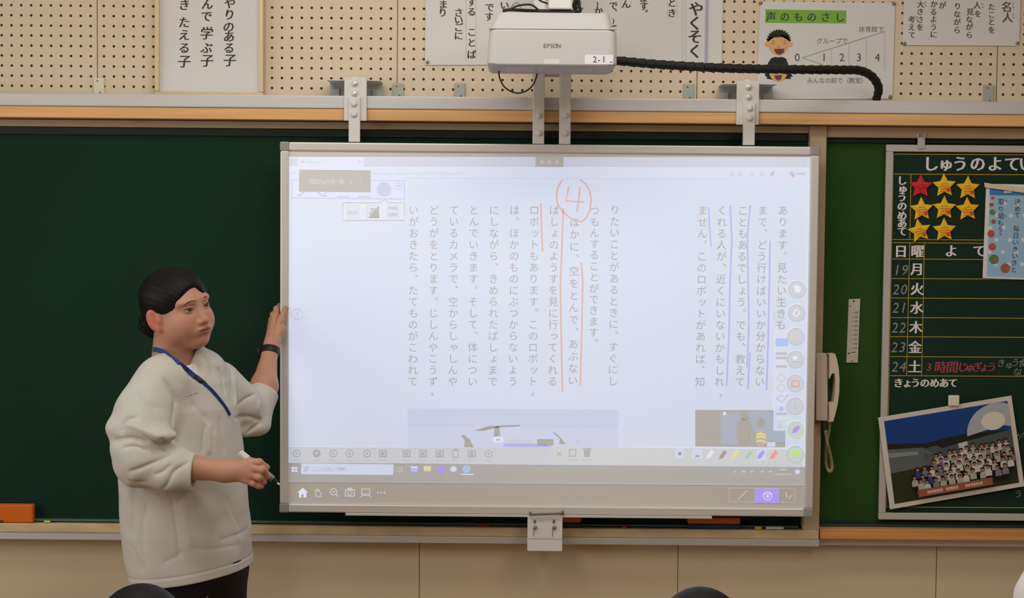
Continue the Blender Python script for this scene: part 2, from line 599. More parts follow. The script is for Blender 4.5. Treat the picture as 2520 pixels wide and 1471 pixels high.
PW = proj('page_white', 206, 213, 229)
PBAR = proj('tab_bar', 196, 197, 212)
PADR = proj('address_bar', 208, 213, 230)
PTXT = proj('print_grey', 165, 158, 156)
PLT = proj('pale_grey', 190, 190, 198)
PGREY = proj('panel_grey', 200, 202, 206)
PUN = proj('unlit_grey', 170, 165, 156)
PVIO = proj('violet', 178, 177, 226)
PVIO2 = proj('strong_violet', 172, 152, 232)
PORA = proj('orange', 213, 174, 160)
PLAV = proj('lavender', 210, 212, 236)
PLINE = proj('lavender_line', 178, 180, 218)
PWHITE = proj('icon_white', 226, 226, 244)
PICON = proj('icon_grey', 178, 173, 168)
PFAINT = proj('faint_line', 188, 184, 178)
PBLUE = proj('blue', 172, 190, 238)
PGRN = proj('green', 176, 200, 178)
PLIME = proj('lime', 190, 222, 140)
PYEL = proj('yellow', 222, 218, 140)
PRED = proj('red', 236, 150, 130)
PDK = proj('dark', 150, 140, 132)

pg = MB()
pg.poly([(709, 386), (1994, 387), (1982, 1149), (709, 1138)], LY(0), PW)
scr = pg.build('projected_image', wb)

u = MB()
u.poly([(895, 386.5), (1994, 387), (1994, 412), (895, 410.5)], LY(1), PBAR)
u.rect(712, 388, 733, 409, LY(1), PBAR)
u.poly([(711, 412), (1993, 413), (1993, 439), (711, 438)], LY(1), PADR)
u.stroke([(1000, 438.5), (1800, 439.5)], 1.6, LY(2), PBAR)
u.rect(1318, 386, 1387, 410.5, LY(2), PUN)
for x in (1334, 1352, 1371): u.disc(x, 399, 4.5, 4.5, LY(3), PFAINT, 12)
u.stroke([(718, 396), (722, 400), (727, 396)], 1.6, LY(2), PLT)
u.disc(745, 398, 3.5, 3.5, LY(2), PORA, 10)
u.line('まなビューア', 759, 398, 7.2, 8.5, LY(2), PLT)
u.stroke([(882, 395), (888, 401)], 1.6, LY(2), PLT).stroke([(888, 395), (882, 401)], 1.6, LY(2), PLT)
u.stroke([(903, 398), (914, 398)], 1.6, LY(2), PLT).stroke([(908.5, 393), (908.5, 403)], 1.6, LY(2), PLT)
u.stroke([(718, 425), (732, 425)], 1.6, LY(2), PLT)
u.latin('manaviewer-textbooks/cloud/030307122/index.html', 920, 426, 10.5, LY(2), PLT, 0.5)
u.stroke([(1914, 402), (1922, 401)], 1.5, LY(2), PLT).ring(1944, 396, 1953, 405, 1.5, LY(2), PLT)
u.stroke([(1974, 397), (1982, 405)], 1.5, LY(2), PLT).stroke([(1982, 397), (1974, 405)], 1.5, LY(2), PLT)
for x in (1801, 1821, 1851, 1874): u.annulus(x, 428, 4.5, 1.8, LY(2), PLT, 12)
u.disc(1899, 429, 5.5, 5.5, LY(2), PLT, 12).disc(1903, 424, 3, 3, LY(3), PRED, 10)
u.stroke([(1918, 428), (1927, 428)], 1.5, LY(2), PLT)
u.disc(1948, 426, 6, 6, LY(2), PBLUE, 14).disc(1952, 431, 4.5, 4.5, LY(3), PRED, 12)
u.rect(1960, 425, 1983, 430, LY(2), PLT)
u.build('browser_bar', scr)

u = MB()
u.rect(718, 442, 996, 489, LY(2), PLAV)
u.ring(718, 442, 996, 489, 1.8, LY(3), PLINE)
u.stroke([(731, 480), (737, 482), (747, 472)], 2.4, LY(3), PICON)
u.stroke([(783, 472), (792, 482), (806, 482)], 2.4, LY(3), PICON).stroke([(795, 480), (803, 473)], 2, LY(3), PICON)
for x in (845, 895):
    u.rect(x - 16, 466, x + 16, 483, LY(3), PW).stroke([(x - 16, 484), (x + 16, 484)], 1.8, LY(4), PICON)
u.disc(945, 466, 16, 18, LY(3), proj('round_lavender', 190, 191, 221))
u.annulus(945, 466, 16.5, 2, LY(4), PLT)
u.rect(935, 464, 956, 468, LY(4), PLT)
u.ring(974, 449, 989, 466, 1.6, LY(3), PLT).rect(978, 456, 985, 458.5, LY(3), PICON)
u.poly([(843, 499), (935, 499), (946, 490), (956, 499), (995, 499), (996, 542), (844, 542)], LY(2), proj('popup', 214, 215, 224))
u.stroke([(843, 499), (935, 499), (946, 490), (956, 499), (995, 499), (996, 542), (844, 542), (843, 499)], 2, LY(3), PICON)
for x in (869, 918, 967):
    u.rect(x - 15, 504, x + 15, 536, LY(3), PW)
    u.ring(x - 15, 504, x + 15, 536, 1.2, LY(4), PLT)
u.poly([(933, 505), (933, 536), (906, 536)], LY(4), PUN)
u.char('あ', 918, 520, 24, LY(5), PTXT)
u.line('振仮', 862, 523, 12, 12, LY(4), PICON)
for yy in (508, 524): u.rect(956, yy, 979, yy + 8, LY(4), PLT)
u.build('viewer_toolbar', scr)
u = MB()
u.rect(736, 418, 912, 472, LY(5), PUN)
u.line('プロジェクター名:2-1', 763, 447, 11.2, 14, LY(6), PGREY)
u.build('projector_name_banner', scr)

PITCH_T = 28.15
tx = MB()
for px, txt, r0, pit in ((1927, 'あります。見たい生きも', 518, PITCH_T), (1877, 'まで、どう行けばいいか分からない', 518, PITCH_T),
                         (1828, 'こともあるでしょう。でも、教えて', 518, PITCH_T), (1777, 'くれる人が、近くにいないかもしれ', 518, PITCH_T),
                         (1729, 'ません。このロボットがあれば、知', 518, PITCH_T), (1513, 'りたいことがあるときに、すぐにし', 516, PITCH_T),
                         (1464, 'つもんすることができます。', 518, 27.3), (1414, 'ほかに、空をとんで、あぶない', 547, 30.0),
                         (1364, 'ばしょのようすを見に行ってくれる', 517, PITCH_T), (1315, 'ロボットもあります。このロボット', 517, PITCH_T),
                         (1266, 'は、ほかのものにぶつからないよう', 517, PITCH_T), (1216, 'にしながら、きめられたばしょまで', 517, PITCH_T),
                         (1166, 'とんでいきます。そして、体につい', 517, PITCH_T), (1117, 'ているカメラで、空からしゃしんや', 517, PITCH_T),
                         (1068, 'どうがをとります。じしんやこうず', 517, PITCH_T), (1018, 'いがおきたら、たてものがこわれて', 517, PITCH_T)):
    MB().column(txt, px, r0, pit, 25.5, LY(1), PTXT).build('text_column', scr)
for x, y in ((1064, 971), (1311, 971), (1774, 974)):
    tx.rect(x - 3, y - 4, x + 3, y - 2, LY(1), PTXT).rect(x - 3, y, x + 3, y + 2, LY(1), PTXT)
tx.build('page_number', scr)

for pts, m_ in ((((1331, 500), (1332, 545), (1335, 618)), PORA), (((1386, 512), (1383, 600), (1379, 700), (1381, 830), (1384, 963)), PORA),
                (((1430, 645), (1434, 690), (1432, 800), (1428, 948)), PORA), (((1744, 510), (1746, 560), (1750, 606)), PVIO),
                (((1797, 505), (1801, 590), (1796, 700), (1794, 820), (1788, 950)), PVIO),
                (((1846, 505), (1839, 580), (1841, 700), (1843, 800), (1838, 905)), PVIO), (((1846, 865), (1843, 910), (1840, 958)), PVIO),
                (((1895, 592), (1893, 700), (1890, 850), (1886, 960)), PVIO)):
    MB().stroke(pts, 4.4, LY(2), m_).build('pen_underline', scr)
u = MB()
u.stroke([(1384, 442), (1373, 460), (1369, 482), (1372, 502), (1385, 521), (1403, 536), (1418, 543), (1432, 545), (1444, 534), (1452, 515), (1455, 490), (1450, 467), (1441, 452), (1427, 442)], 4.4, LY(2), PORA)
u.stroke([(1400, 458), (1393, 494), (1438, 497)], 4.4, LY(2), PORA).stroke([(1427, 460), (1424, 490), (1420, 520)], 4.4, LY(3), PORA)
u.build('circled_number', scr)

u = MB()      # photo of a drone
u.poly([(1003, 1004), (1522, 1007), (1522, 1103), (1003, 1100)], LY(1), proj('sky_photo', 195, 202, 222))
u.poly([(1003, 1050), (1522, 1056), (1522, 1103), (1003, 1100)], LY(2), proj('sky_photo_low', 199, 206, 225))
u.poly([(1166, 1059), (1204, 1048), (1222, 1047), (1279, 1045), (1279, 1048), (1230, 1051), (1205, 1056), (1190, 1060)], LY(3), PDK)
u.poly([(1217, 1050), (1229, 1049), (1231, 1072), (1215, 1074)], LY(3), PUN)
u.poly([(1135, 1071), (1141, 1069), (1156, 1081), (1166, 1100), (1142, 1100), (1144, 1084)], LY(3), PUN)
u.rect(1214, 1076, 1238, 1088, LY(3), PWHITE).rect(1220, 1079, 1232, 1084, LY(4), PLT)
u.poly([(1243, 1090), (1300, 1090), (1345, 1094), (1358, 1100), (1238, 1099)], LY(3), PVIO)
u.rect(1322, 1080, 1362, 1096, LY(3), PUN)
u.poly([(1360, 1063), (1367, 1064), (1380, 1077), (1392, 1092), (1376, 1092), (1378, 1080)], LY(4), PUN)
u.rect(1250, 1078, 1270, 1086, LY(3), PGREY).rect(1292, 1078, 1306, 1088, LY(3), PGREY).rect(1416, 1080, 1428, 1088, LY(3), PGREY)
u.build('drone_picture', scr)
u = MB()      # photo of people in front of a screen
u.poly([(1711, 1008), (1900, 1009), (1933, 1011), (1932, 1100), (1711, 1098)], LY(1), proj('people_photo', 172, 166, 158))
u.poly([(1773, 1018), (1822, 1014), (1818, 1094), (1774, 1094)], LY(2), proj('people_blue', 170, 174, 190))
u.poly([(1840, 1012), (1898, 1012), (1932, 1050), (1932, 1088), (1880, 1092), (1850, 1050)], LY(2), proj('people_sky', 166, 176, 188))
u.disc(1831, 1023, 9, 11, LY(3), PUN).disc(1828, 1062, 17, 32, LY(3), PUN).disc(1872, 1040, 11, 13, LY(3), PUN)
u.disc(1874, 1078, 15, 22, LY(3), proj('striped_shirt', 190, 174, 164))
for yy in (1066, 1073, 1083): u.stroke([(1862, yy + 4), (1872, yy), (1884, yy + 5)], 4, LY(4), PYEL)
u.rect(1780, 1014, 1786, 1021, LY(3), PWHITE)
u.rect(1888, 1088, 1908, 1099, LY(3), PLAV)
u.build('people_picture', scr)

# strips at the foot of the page
u = MB()
u.poly([(710, 1101), (1360, 1103), (1360, 1142), (710, 1139)], LY(2), PGREY)
u.poly([(1357, 1098), (1975, 1105), (1975, 1148), (1357, 1142)], LY(3), proj('tool_strip', 203, 204, 205))
u.stroke([(710, 1101), (1357, 1102.5)], 1.4, LY(3), PLT)
ic = [(730, 'o'), (779, 'd'), (820, 'o'), (860, 'o'), (903, 'o'), (942, 'r'), (1000, 'r'), (1041, 'r'), (1082, 'r'), (1121, 'c'), (1161, 'r'), (1202, 'o')]
for x, k in ic:
    y = 1115 + (x - 730) * 0.002
    if k == 'o': u.annulus(x, y, 8.5, 2.4, LY(4), PICON, 16).disc(x, y, 3, 3, LY(4), PICON, 10)
    elif k == 'd': u.disc(x, y, 10, 10, LY(4), PICON, 16).disc(x, y, 3.2, 3.2, LY(5), PGREY, 10)
    elif k == 'r': u.ring(x - 10, y - 9, x + 10, y + 9, 3, LY(4), PICON).rect(x - 5, y - 4, x + 4, y + 5, LY(4), PICON)
    else: u.ring(x - 8, y - 10, x + 8, y + 10, 2.4, LY(4), PICON).rect(x - 4, y - 12, x + 4, y - 8, LY(5), PICON)
    u.rect(x - 9, y + 15, x + 9, y + 18, LY(4), PLT)
u.stroke([(1370, 1111), (1381, 1122)], 2.4, LY(5), PICON).stroke([(1381, 1111), (1370, 1122)], 2.4, LY(5), PICON)
u.ring(1400, 1104, 1418, 1123, 2.4, LY(5), PICON)
u.poly([(1436, 1106), (1453, 1106), (1451, 1124), (1438, 1124)], LY(5), PICON).rect(1434, 1102, 1455, 1105, LY(5), PICON)
for x in (1409, 1445): u.rect(x - 13, 1129, x + 13, 1132, LY(5), PLT)
u.rect(1662, 1104, 1684, 1128, LY(4), PW).disc(1673, 1116, 4, 4.5, LY(5), PDK, 12)
u.rect(1704, 1106, 1728, 1128, LY(4), PW).rect(1711, 1120, 1721, 1124, LY(5), PDK)
for i, m_ in enumerate((PWHITE, PDK, PYEL, PGRN, PVIO2, PRED)):
    x = 1749 + i * 31.3
    if i == 4: u.rect(x - 12, 1106, x + 12, 1132, LY(4), PW)
    u.poly([(x - 9, 1121), (x + 2, 1107), (x + 9, 1112), (x - 2, 1127)], LY(5), m_)
    u.poly([(x - 9, 1121), (x - 2, 1127), (x - 11, 1129)], LY(5), m_)
    u.rect(x - 3, 1136, x + 3, 1138, LY(5), PLT)
u.build('tool_strip', scr)

u = MB()
u.poly([(709, 1140), (1983, 1149), (1982, 1194), (709, 1184)], LY(1), proj('taskbar', 173, 168, 163))
u.rect(741, 1141, 968, 1167.5, LY(3), PADR)
for a in (0, 1):
    for b in (0, 1): u.rect(718 + a * 8, 1149 + b * 7, 724 + a * 8, 1154 + b * 7, LY(3), PWHITE)
u.annulus(755, 1152, 4, 1.8, LY(4), PICON, 12).stroke([(752, 1156), (747, 1161)], 2, LY(4), PICON)
u.line('ここに入力して検索', 772, 1154, 9.2, 11.5, LY(4), PICON)
u.ring(978, 1150, 990, 1160, 1.6, LY(3), PGREY)
u.rect(1011, 1148, 1028, 1161, LY(3), PBLUE).rect(1011, 1148, 1028, 1151, LY(4), PWHITE)
u.rect(1043, 1147, 1060, 1160, LY(3), PYEL).rect(1043, 1154, 1060, 1160, LY(4), PGREY)
u.disc(1085, 1154, 9, 9, LY(3), PVIO2).disc(1116, 1154, 8, 7, LY(3), PLAV).disc(1148, 1154, 10, 10, LY(3), PBLUE).disc(1153, 1152, 5, 5, LY(4), PGRN)
u.rect(1134, 1166, 1166, 1168, LY(3), PWHITE)
for x, w_ in ((1808, 6), (1830, 12), (1850, 6), (1876, 8), (1896, 8)): u.rect(x - w_ / 2, 1159, x + w_ / 2, 1162, LY(3), PGREY)
u.rect(1921, 1154, 1936, 1157, LY(3), PGREY).rect(1908, 1166, 1948, 1168.5, LY(3), PGREY).disc(1963, 1161, 6, 6, LY(3), PLAV, 12)
u.stroke([(709, 1185), (1982, 1194)], 1.5, LY(3), PFAINT)
u.build('taskbar', scr)

u = MB()
u.poly([(732, 1212), (745, 1200), (758, 1212), (754, 1212), (754, 1224), (747, 1224), (747, 1216), (742, 1216), (742, 1224), (736, 1224), (736, 1212)], LY(1), PWHITE)
u.stroke([(774, 1206), (784, 1206), (790, 1214), (790, 1222), (778, 1222), (776, 1210)], 2.2, LY(1), PGREY).stroke([(781, 1200), (784, 1206), (779, 1211)], 2.2, LY(2), PGREY)
u.annulus(821, 1210, 8, 2.2, LY(1), PGREY, 16).stroke([(827, 1216), (832, 1222)], 2.4, LY(1), PGREY).disc(821, 1210, 2.5, 2.5, LY(2), PGREY, 8)
u.ring(849, 1204, 873, 1222, 2.2, LY(1), PGREY).annulus(861, 1213, 5.5, 2, LY(2), PGREY, 14).rect(855, 1200, 867, 1204, LY(1), PGREY)
u.ring(889, 1202, 911, 1217, 2.2, LY(1), PGREY).stroke([(887, 1224), (891, 1219), (909, 1219), (913, 1224)], 2.2, LY(1), PGREY)
for x in (930, 938, 946): u.disc(x, 1212, 2.4, 2.4, LY(1), PGREY, 8)
u.ring(1794, 1201, 1957, 1236, 1.6, LY(1), PFAINT)
u.stroke([(1817, 1230), (1835, 1210), (1840, 1208)], 3, LY(1), PFAINT)
u.rect(1857, 1202, 1919, 1238, LY(2), PVIO2)
u.annulus(1889, 1220, 10, 2.2, LY(3), PLAV, 16).stroke([(1878, 1215), (1900, 1215)], 2, LY(3), PLAV).disc(1889, 1221, 4, 4, LY(3), PLAV, 10)
u.stroke([(1934, 1211), (1937, 1226)], 2, LY(2), PGREY).stroke([(1942, 1228), (1949, 1218)], 2, LY(2), PGREY)
u.build('board_menu', scr)

for i, (x, y) in enumerate(((1961, 712), (1960, 770), (1958, 828), (1957, 884), (1957, 943), (1956, 999), (1958, 1057), (1957, 1118))):
    u = MB()
    u.disc(x, y, 20, 22, LY(4), PGREY)
    u.annulus(x, y, 20.5, 2.2 if i < 6 else 2.8, LY(5), PLT if i < 6 else (PLIME if i == 6 else PGRN))
    if i == 0: u.poly([(x - 8, y - 8), (x - 4, y + 6), (x + 6, y + 9), (x + 10, y), (x + 8, y - 7), (x, y - 10)], LY(6), PWHITE)
    elif i == 1: u.stroke([(x - 8, y + 2), (x, y - 10), (x + 9, y - 1), (x, y + 9), (x - 8, y + 2)], 3, LY(6), PWHITE)
    elif i == 2: u.ring(x - 8, y - 8, x + 8, y + 8, 2.5, LY(6), proj('pinkish', 214, 196, 196))
    elif i == 3: u.disc(x, y - 3, 6, 5, LY(6), PWHITE).rect(x - 9, y + 4, x + 9, y + 8, LY(6), PLT)
    elif i == 4: u.ring(x - 10, y - 8, x + 10, y + 9, 3.4, LY(6), PORA)
    elif i == 5: u.stroke([(x, y - 9), (x, y + 9)], 2, LY(6), PLT).stroke([(x - 5, y + 4), (x, y - 2), (x + 5, y + 4)], 2, LY(6), PLT)
    elif i == 6: u.poly([(x - 9, y + 8), (x - 6, y - 4), (x + 6, y - 11), (x + 11, y - 6), (x + 1, y + 7)], LY(6), PVIO2)
    else: u.rect(x - 10, y - 13, x + 11, y + 6, LY(6), PLIME)
    u.build('tool_button', scr)
u = MB()
u.rect(1905, 815, 1941, 1060, LY(2), proj('palette_panel', 213, 216, 230))
u.rect(1908, 832, 1940, 852, LY(3), PBLUE)
for y0 in (866, 877, 898): u.rect(1909, y0, 1937, y0 + 7, LY(3), PLT)
for y0 in (930, 954): u.stroke([(1911, y0), (1922, y0 - 10), (1934, y0), (1922, y0 + 10), (1911, y0)], 2, LY(3), PLT)
u.stroke([(1911, 980), (1922, 972), (1934, 980), (1922, 989), (1911, 980)], 2.6, LY(3), PBLUE).stroke([(1934, 977), (1940, 971)], 2.6, LY(3), PRED)
u.rect(1906, 998, 1941, 1025, LY(3), PW).disc(1923, 1006, 6, 6, LY(4), PBLUE, 12).rect(1909, 1015, 1937, 1021, LY(4), PLT)
u.rect(1905, 1030, 1938, 1060, LY(3), PW).stroke([(1920, 1036), (1920, 1047)], 2, LY(4), PLT).stroke([(1912, 1050), (1929, 1050)], 2.5, LY(4), PLT).stroke([(1915, 1043), (1920, 1048), (1925, 1043)], 2, LY(5), PLT)
u.build('palette_panel', scr)
u = MB()
u.annulus(732, 773, 13, 2.2, LY(1), PLT).stroke([(735, 767), (729, 773), (735, 779)], 2.2, LY(1), PLT)
u.annulus(1916, 779, 12, 1.8, LY(2), PLT)
u.build('page_turn_button', scr)

# hangers that hook the white board on the rail
M_STEEL = mat('white_coated_steel', (216, 213, 206), 0.5, spec=0.4)
M_BOLT = mat('zinc_bolt', (226, 224, 220), 0.3, metal=0.5, spec=0.5)
M_ZINC = mat('zinc_plate', (176, 176, 170), 0.45, metal=0.3, noise=0.08, nscale=30)


def bolt_mesh(px, py, Y, r, mt):
    c = at(px, py, Y)
    return MB().lathe((c.x, c.y, c.z), [(r * 1.05, 0.0005), (r * 1.05, -0.002), (r, -0.0035), (r * 0.9, -0.007), (r * .5, -.0085)], mt, 'y', 14)


def bar(px0, py0, px1, py1, Y0, Y1, mt, name, parent, bevel=.0015):
    xm, ym = (px0 + px1) / 2, (py0 + py1) / 2
    return MB().box(at(px0, ym, Y0).x, at(px1, ym, Y0).x, Y0, Y1, at(xm, py0, Y0).z, at(xm, py1, Y0).z, mt).build(name, parent, bevel=bevel)


for (pl, nb, br, bolts, capp) in (((847, 190, 902, 297), (858, 238, 886, 349), (809, 200, 940, 240), ((874, 205), (873, 230), (872, 255), (872, 281)), (873, 187)),
                                  ((1813, 199, 1868, 307), (1829, 252, 1858, 357), (1771, 209, 1905, 247), ((1842, 214), (1842, 239), (1845, 266), (1845, 291)), (1840, 195))):
    hg = bar(*pl, -0.118, -0.1085, M_STEEL, 'hanger', wb)
    bar(*nb, -0.127, -0.1185, M_STEEL, 'hanger_strap', hg)
    for i, (bx, by) in enumerate(bolts):
        bolt_mesh(bx, by, -0.1178 if i < 2 else -0.1272, 0.0085, M_BOLT if i < 2 else M_STEEL).build('bolt', hg, smooth=True)
    c = at(capp[0], capp[1] + 3, -0.1)
    MB().lathe((c.x, c.y, c.z - .004), [(.011, 0), (.011, .004), (.008, .0065)], M_STEEL, 'z', 16).build('cap_nut', hg, smooth=True)
    k = MB()
    xm, ym = (br[0] + br[2]) / 2, (br[1] + br[3]) / 2
    xa, xb, za, zb = at(br[0], ym, -.05).x, at(br[2], ym, -.05).x, at(xm, br[1], -.05).z, ZR + .0005
    k.box(xa, xb, -0.02, -0.015, zb, za, M_ZINC).box(xa, xb, -0.108, -0.015, za - .003, za, M_STEEL).box(xa, xa + .03, -.03, -.02, zb, za - .02, M_ZINC).box(xb - .03, xb, -.03, -.02, zb, za - .02, M_ZINC)
    k.build('rail_clamp', hg, bevel=.001)

# lock bracket below the board
lk = bar(1298, 1272, 1384, 1356, -0.150, -0.118, M_STEEL, 'lock_bracket', wb)
bar(1300, 1325, 1383, 1326, -0.1506, -0.149, mat('bracket_seam', (150, 146, 138), 0.6), 'seam', lk, 0)
hd = MB()
a, b = at(1305, 1263, -.155), at(1385, 1261, -.155)
hd.tube([(a.x, -.141, a.z), (a.x, -.155, a.z - .002), (a.x + .008, -.16, a.z - .002), (b.x - .008, -.16, b.z - .002), (b.x, -.155, b.z - .002), (b.x, -.141, b.z)], .0035, mat('dark_handle', (120, 104, 90), 0.4, metal=.4), 10)
hd.build('pull_handle', lk, smooth=True)
M_REDP = mat('red_plastic', (176, 70, 46), 0.5)
for x, m_ in ((1316, M_REDP), (1363, mat('brown_plastic', (120, 84, 62), 0.5))):
    bar(x - 2.5, 1279, x + 2.5, 1287, -.153, -.1502, m_, 'latch', lk, .0006)
    bolt_mesh(x + 1, 1297, -.1505, .0055, mat('dull_bolt', (140, 138, 124), 0.45, metal=.4)).build('knob', lk, smooth=True)
    bar(x - 3.5, 1299, x - 2, 1320, -.1508, -.1495, mat('slot_dark', (120, 112, 100), 0.6), 'slot', lk, 0)

# ------------------------------------------------------------------ projector on its posts
pm = thing('projector_mount', 'pair of white steel posts rising from the white board to the projector', 'bracket', (at(1358, 351, -.14).x, -.12, bz1))
for x0, x1 in ((1311.5, 1340), (1377, 1405)):
    xm = (x0 + x1) / 2
    xa, xb = at(x0, 265, -.14).x, at(x1, 265, -.14).x
    ps = MB().box(xa, xb, -.139, -.1, bz1 + .001, 2.66, M_STEEL).build('post', pm, bevel=.002)
    for by in (285, 328):
        bolt_mesh(xm, by, -.1392, .0085, M_STEEL).build('bolt', ps, smooth=True)
xa, xb = at(1311.5, 150, -.14).x, at(1405, 150, -.14).x
MB().box(xa, xb, -.134, -.105, at(1358, 187, -.14).z, at(1358, 170, -.14).z, M_ZINC).build('cross_plate', pm, bevel=.001)
YPF = -0.545
zb_ = at(1358, 160, YPF).z
zt_ = at(1358, 31, YPF + .03).z
xl, xr = at(1197, 130, YPF).x, at(1521, 130, YPF).x
ax0, ax1 = at(1349, 15, -.42).x, at(1405, 15, -.42).x
MB().box(ax0, ax1, -.50, -.1, zt_ + .012, zt_ + .06, M_STEEL).build('arm', pm, bevel=.004)
MB().box((ax0 + ax1) / 2 - .06, (ax0 + ax1) / 2 + .04, -.49, -.3, zt_ - .001, zt_ + .011, mat('black_mount_plate', (40, 38, 34), .5)).build('mount_plate', pm, bevel=.002)

M_PROJ = mat('projector_white_plastic', (190, 187, 182), 0.5, spec=0.35, bump=.05, bscale=900)
pj = thing('projector', 'white short-throw projector mounted above the white board', 'projector', ((xl + xr) / 2, -.41, zb_))
H_ = zt_ - zb_
body = []
prof = [(0.0, .012, .012, 0.0, .27), (.004, .002, .002, 0.0, .275), (.09, .007, .003, .004, .28), (.1005, .010, .0165, .009, .28), (.118, .017, .018, .018, .275), (H_, .031, .022, .03, .26)]
vs, fs = [], []
for z, il, ir, yf, yb in prof:
    x0, x1, y0, y1 = xl + il, xr - ir, YPF + yf, YPF + yb
    rr = .02
    for cx_, cy_, a0 in ((x1 - rr, y1 - rr, 0), (x0 + rr, y1 - rr, 90), (x0 + rr, y0 + rr, 180), (x1 - rr, y0 + rr, 270)):
        for k in range(5):
            a = math.radians(a0 + k * 22.5)
            vs.append((cx_ + rr * math.cos(a), cy_ + rr * math.sin(a), zb_ + z))
n = 20
for i in range(len(prof) - 1):
    for k in range(n):
        a, b = i * n + k, i * n + (k + 1) % n
        fs.append((a, b, b + n, a + n))
fs.append(tuple(range(n - 1, -1, -1))); fs.append(tuple(range((len(prof) - 1) * n, len(prof) * n)))
bd = MB().add(vs, fs, M_PROJ).build('body', pj, bevel=.004)
MB().box(xl + .004, xr - .004, YPF + .0045, YPF + .02, zb_ + .0965, zb_ + .0975, mat('panel_gap', (184, 181, 175), .6)).build('panel_gap', pj)
MB().box(xl + .05, xr - .06, YPF + .05, YPF + .2, zb_ - .0012, zb_ + .002, mat('lens_window', (186, 188, 196), .3, spec=.5)).build('lens_window', pj)
YL = YPF + .0005
g = MB()
for ch, x in zip('EPSON', (1341, 1349.5, 1357.5, 1366, 1375)): g.char(ch, x, 112, 14.5, YL - .0006, mat('logo_grey', (112, 110, 108), .5))
g.build('lettering', pj)
MB().rect(1339, 145, 1377, 157, YL - .0008, mat('small_sticker', (214, 212, 206), .4)).build('sticker', pj)
lb = MB().rect(1439, 134.5, 1509, 158, YL - .0010, mat('label_paper', (226, 224, 222), .5)).build('label_tape', pj)
g = MB()
MK = mat('black_print', (70, 68, 68), .6)
for ch, x in (('2', 1464), ('-', 1474), ('1', 1486)): g.char(ch, x, 146, 21, YL - .0018, MK)
g.stroke([(1500, 153.5), (1507, 152.5)], 1.4, YL - .0018, MK)
g.build('label_text', lb)

# cables
M_CABLE = mat('black_cable', (34, 34, 32), .5)
M_COND = mat('black_spiral_tube', (24, 25, 22), .55)
def smooth_path(pts, n=8):
    pts = [Vector(p) for p in pts]
    out = []
    for i in range(len(pts) - 1):
        p0, p1, p2, p3 = pts[max(i - 1, 0)], pts[i], pts[i + 1], pts[min(i + 2, len(pts) - 1)]
        for k in range(n):
            t = k / n
            out.append(0.5 * ((2 * p1) + (p2 - p0) * t + (2 * p0 - 5 * p1 + 4 * p2 - p3) * t * t + (3 * p1 - p0 - 3 * p2 + p3) * t ** 3))
    out.append(pts[-1])
    return out
path = smooth_path([at(1516, 149, -.38), at(1640, 160, -.36), at(1800, 168, -.33), at(1960, 171, -.28), at(2070, 172, -.22), at(2118, 174, -.17), at(2148, 190, -.12), at(2162, 215, -.08), at(2160, 232, -.055), at(2156, 246, -.045)], 14)
cl = [0.0]
for i in range(1, len(path)): cl.append(cl[-1] + (path[i] - path[i - 1]).length)
tot = cl[-1]; NN = 360
fine, rad = [], []
j = 0
for i in range(NN + 1):
    s = tot * i / NN
    while j < len(cl) - 2 and cl[j + 1] < s: j += 1
    f_ = (s - cl[j]) / max(cl[j + 1] - cl[j], 1e-9)
    fine.append(path[j].lerp(path[j + 1], f_))
    ph = (s / 0.028) % 1.0
    rad.append(0.0112 + 0.0026 * ph)
o = MB().tube(fine, rad, M_COND, 14).build('cable_sleeve', smooth=False)
tag(o, 'black spiral cable sleeve running from the projector across the number chart', 'cable sleeve')
c = smooth_path([at(1228, 170, -.36), at(1229, 190, -.36), at(1240, 212, -.36), at(1258, 225, -.36), at(1277, 229, -.36), at(1298, 222, -.35), at(1312, 208, -.33), at(1320, 190, -.3), at(1323, 172, -.28)], 6)
tag(MB().tube(c, .0021, M_CABLE, 8).build('looped_cable', smooth=True), 'thin black cable hanging in a loop under the projector', 'cable')
M_GREYC = mat('grey_cable', (150, 150, 140), .5)
tops = [([(1237, 27), (1255, 24), (1300, 26), (1360, 27), (1420, 28), (1428, 24), (1424, 10), (1424, -15)], -.42, .0045, M_CABLE, 'black cable lying along the top of the projector'),
        ([(1258, 22), (1275, 14), (1300, 11), (1312, 14), (1322, 22), (1328, 27)], -.44, .0028, M_CABLE, 'black cable arching low over the projector top, left of its arm'),
        ([(1252, 24), (1262, 12), (1272, 6), (1279, 12), (1281, 20)], -.40, .0024, M_GREYC, 'short grey cable looped at the left end of the projector top'),
        ([(1318, -8), (1330, 2), (1346, 8), (1352, 8)], -.38, .0025, M_CABLE, 'black cable hanging from above into the projector arm'),
        ([(1418, -15), (1417, 2), (1414, 14), (1418, 24)], -.40, .0065, M_CABLE, 'thick black cable standing upright beside the projector arm')]
for pts, Y, r, m_, lab in tops:
    tag(MB().tube(smooth_path([at(x, y, Y) for x, y in pts], 6), r, m_, 8).build('cable', smooth=True), lab, 'cable', 'cables on top of the projector')
# ------------------------------------------------------------------ things fixed to the perforated wall
M_PAPER = mat('white_paper', (216, 213, 208), 0.75, noise=0.02, nscale=4)
M_INK = mat('brush_ink', (58, 58, 52), .7)
M_INK2 = mat('marker_ink', (66, 62, 58), .7)
M_GOLD = mat('pale_gold_frame', (214, 190, 150), .4, metal=.25, spec=.5)
def letters(items, parent, fn, name='text_column', tol=9):
    """items: (character, x, y); characters of one column make one part"""
    cols = []
    for it in items:
        for c in cols:
            if abs(c[-1][1] - it[1]) < tol:
                c.append(it)
                break
        else:
            cols.append([it])
    for c in cols:
        g = MB()
        for ch, x, y in c: fn(g, ch, x, y)
        g.build(name, parent)


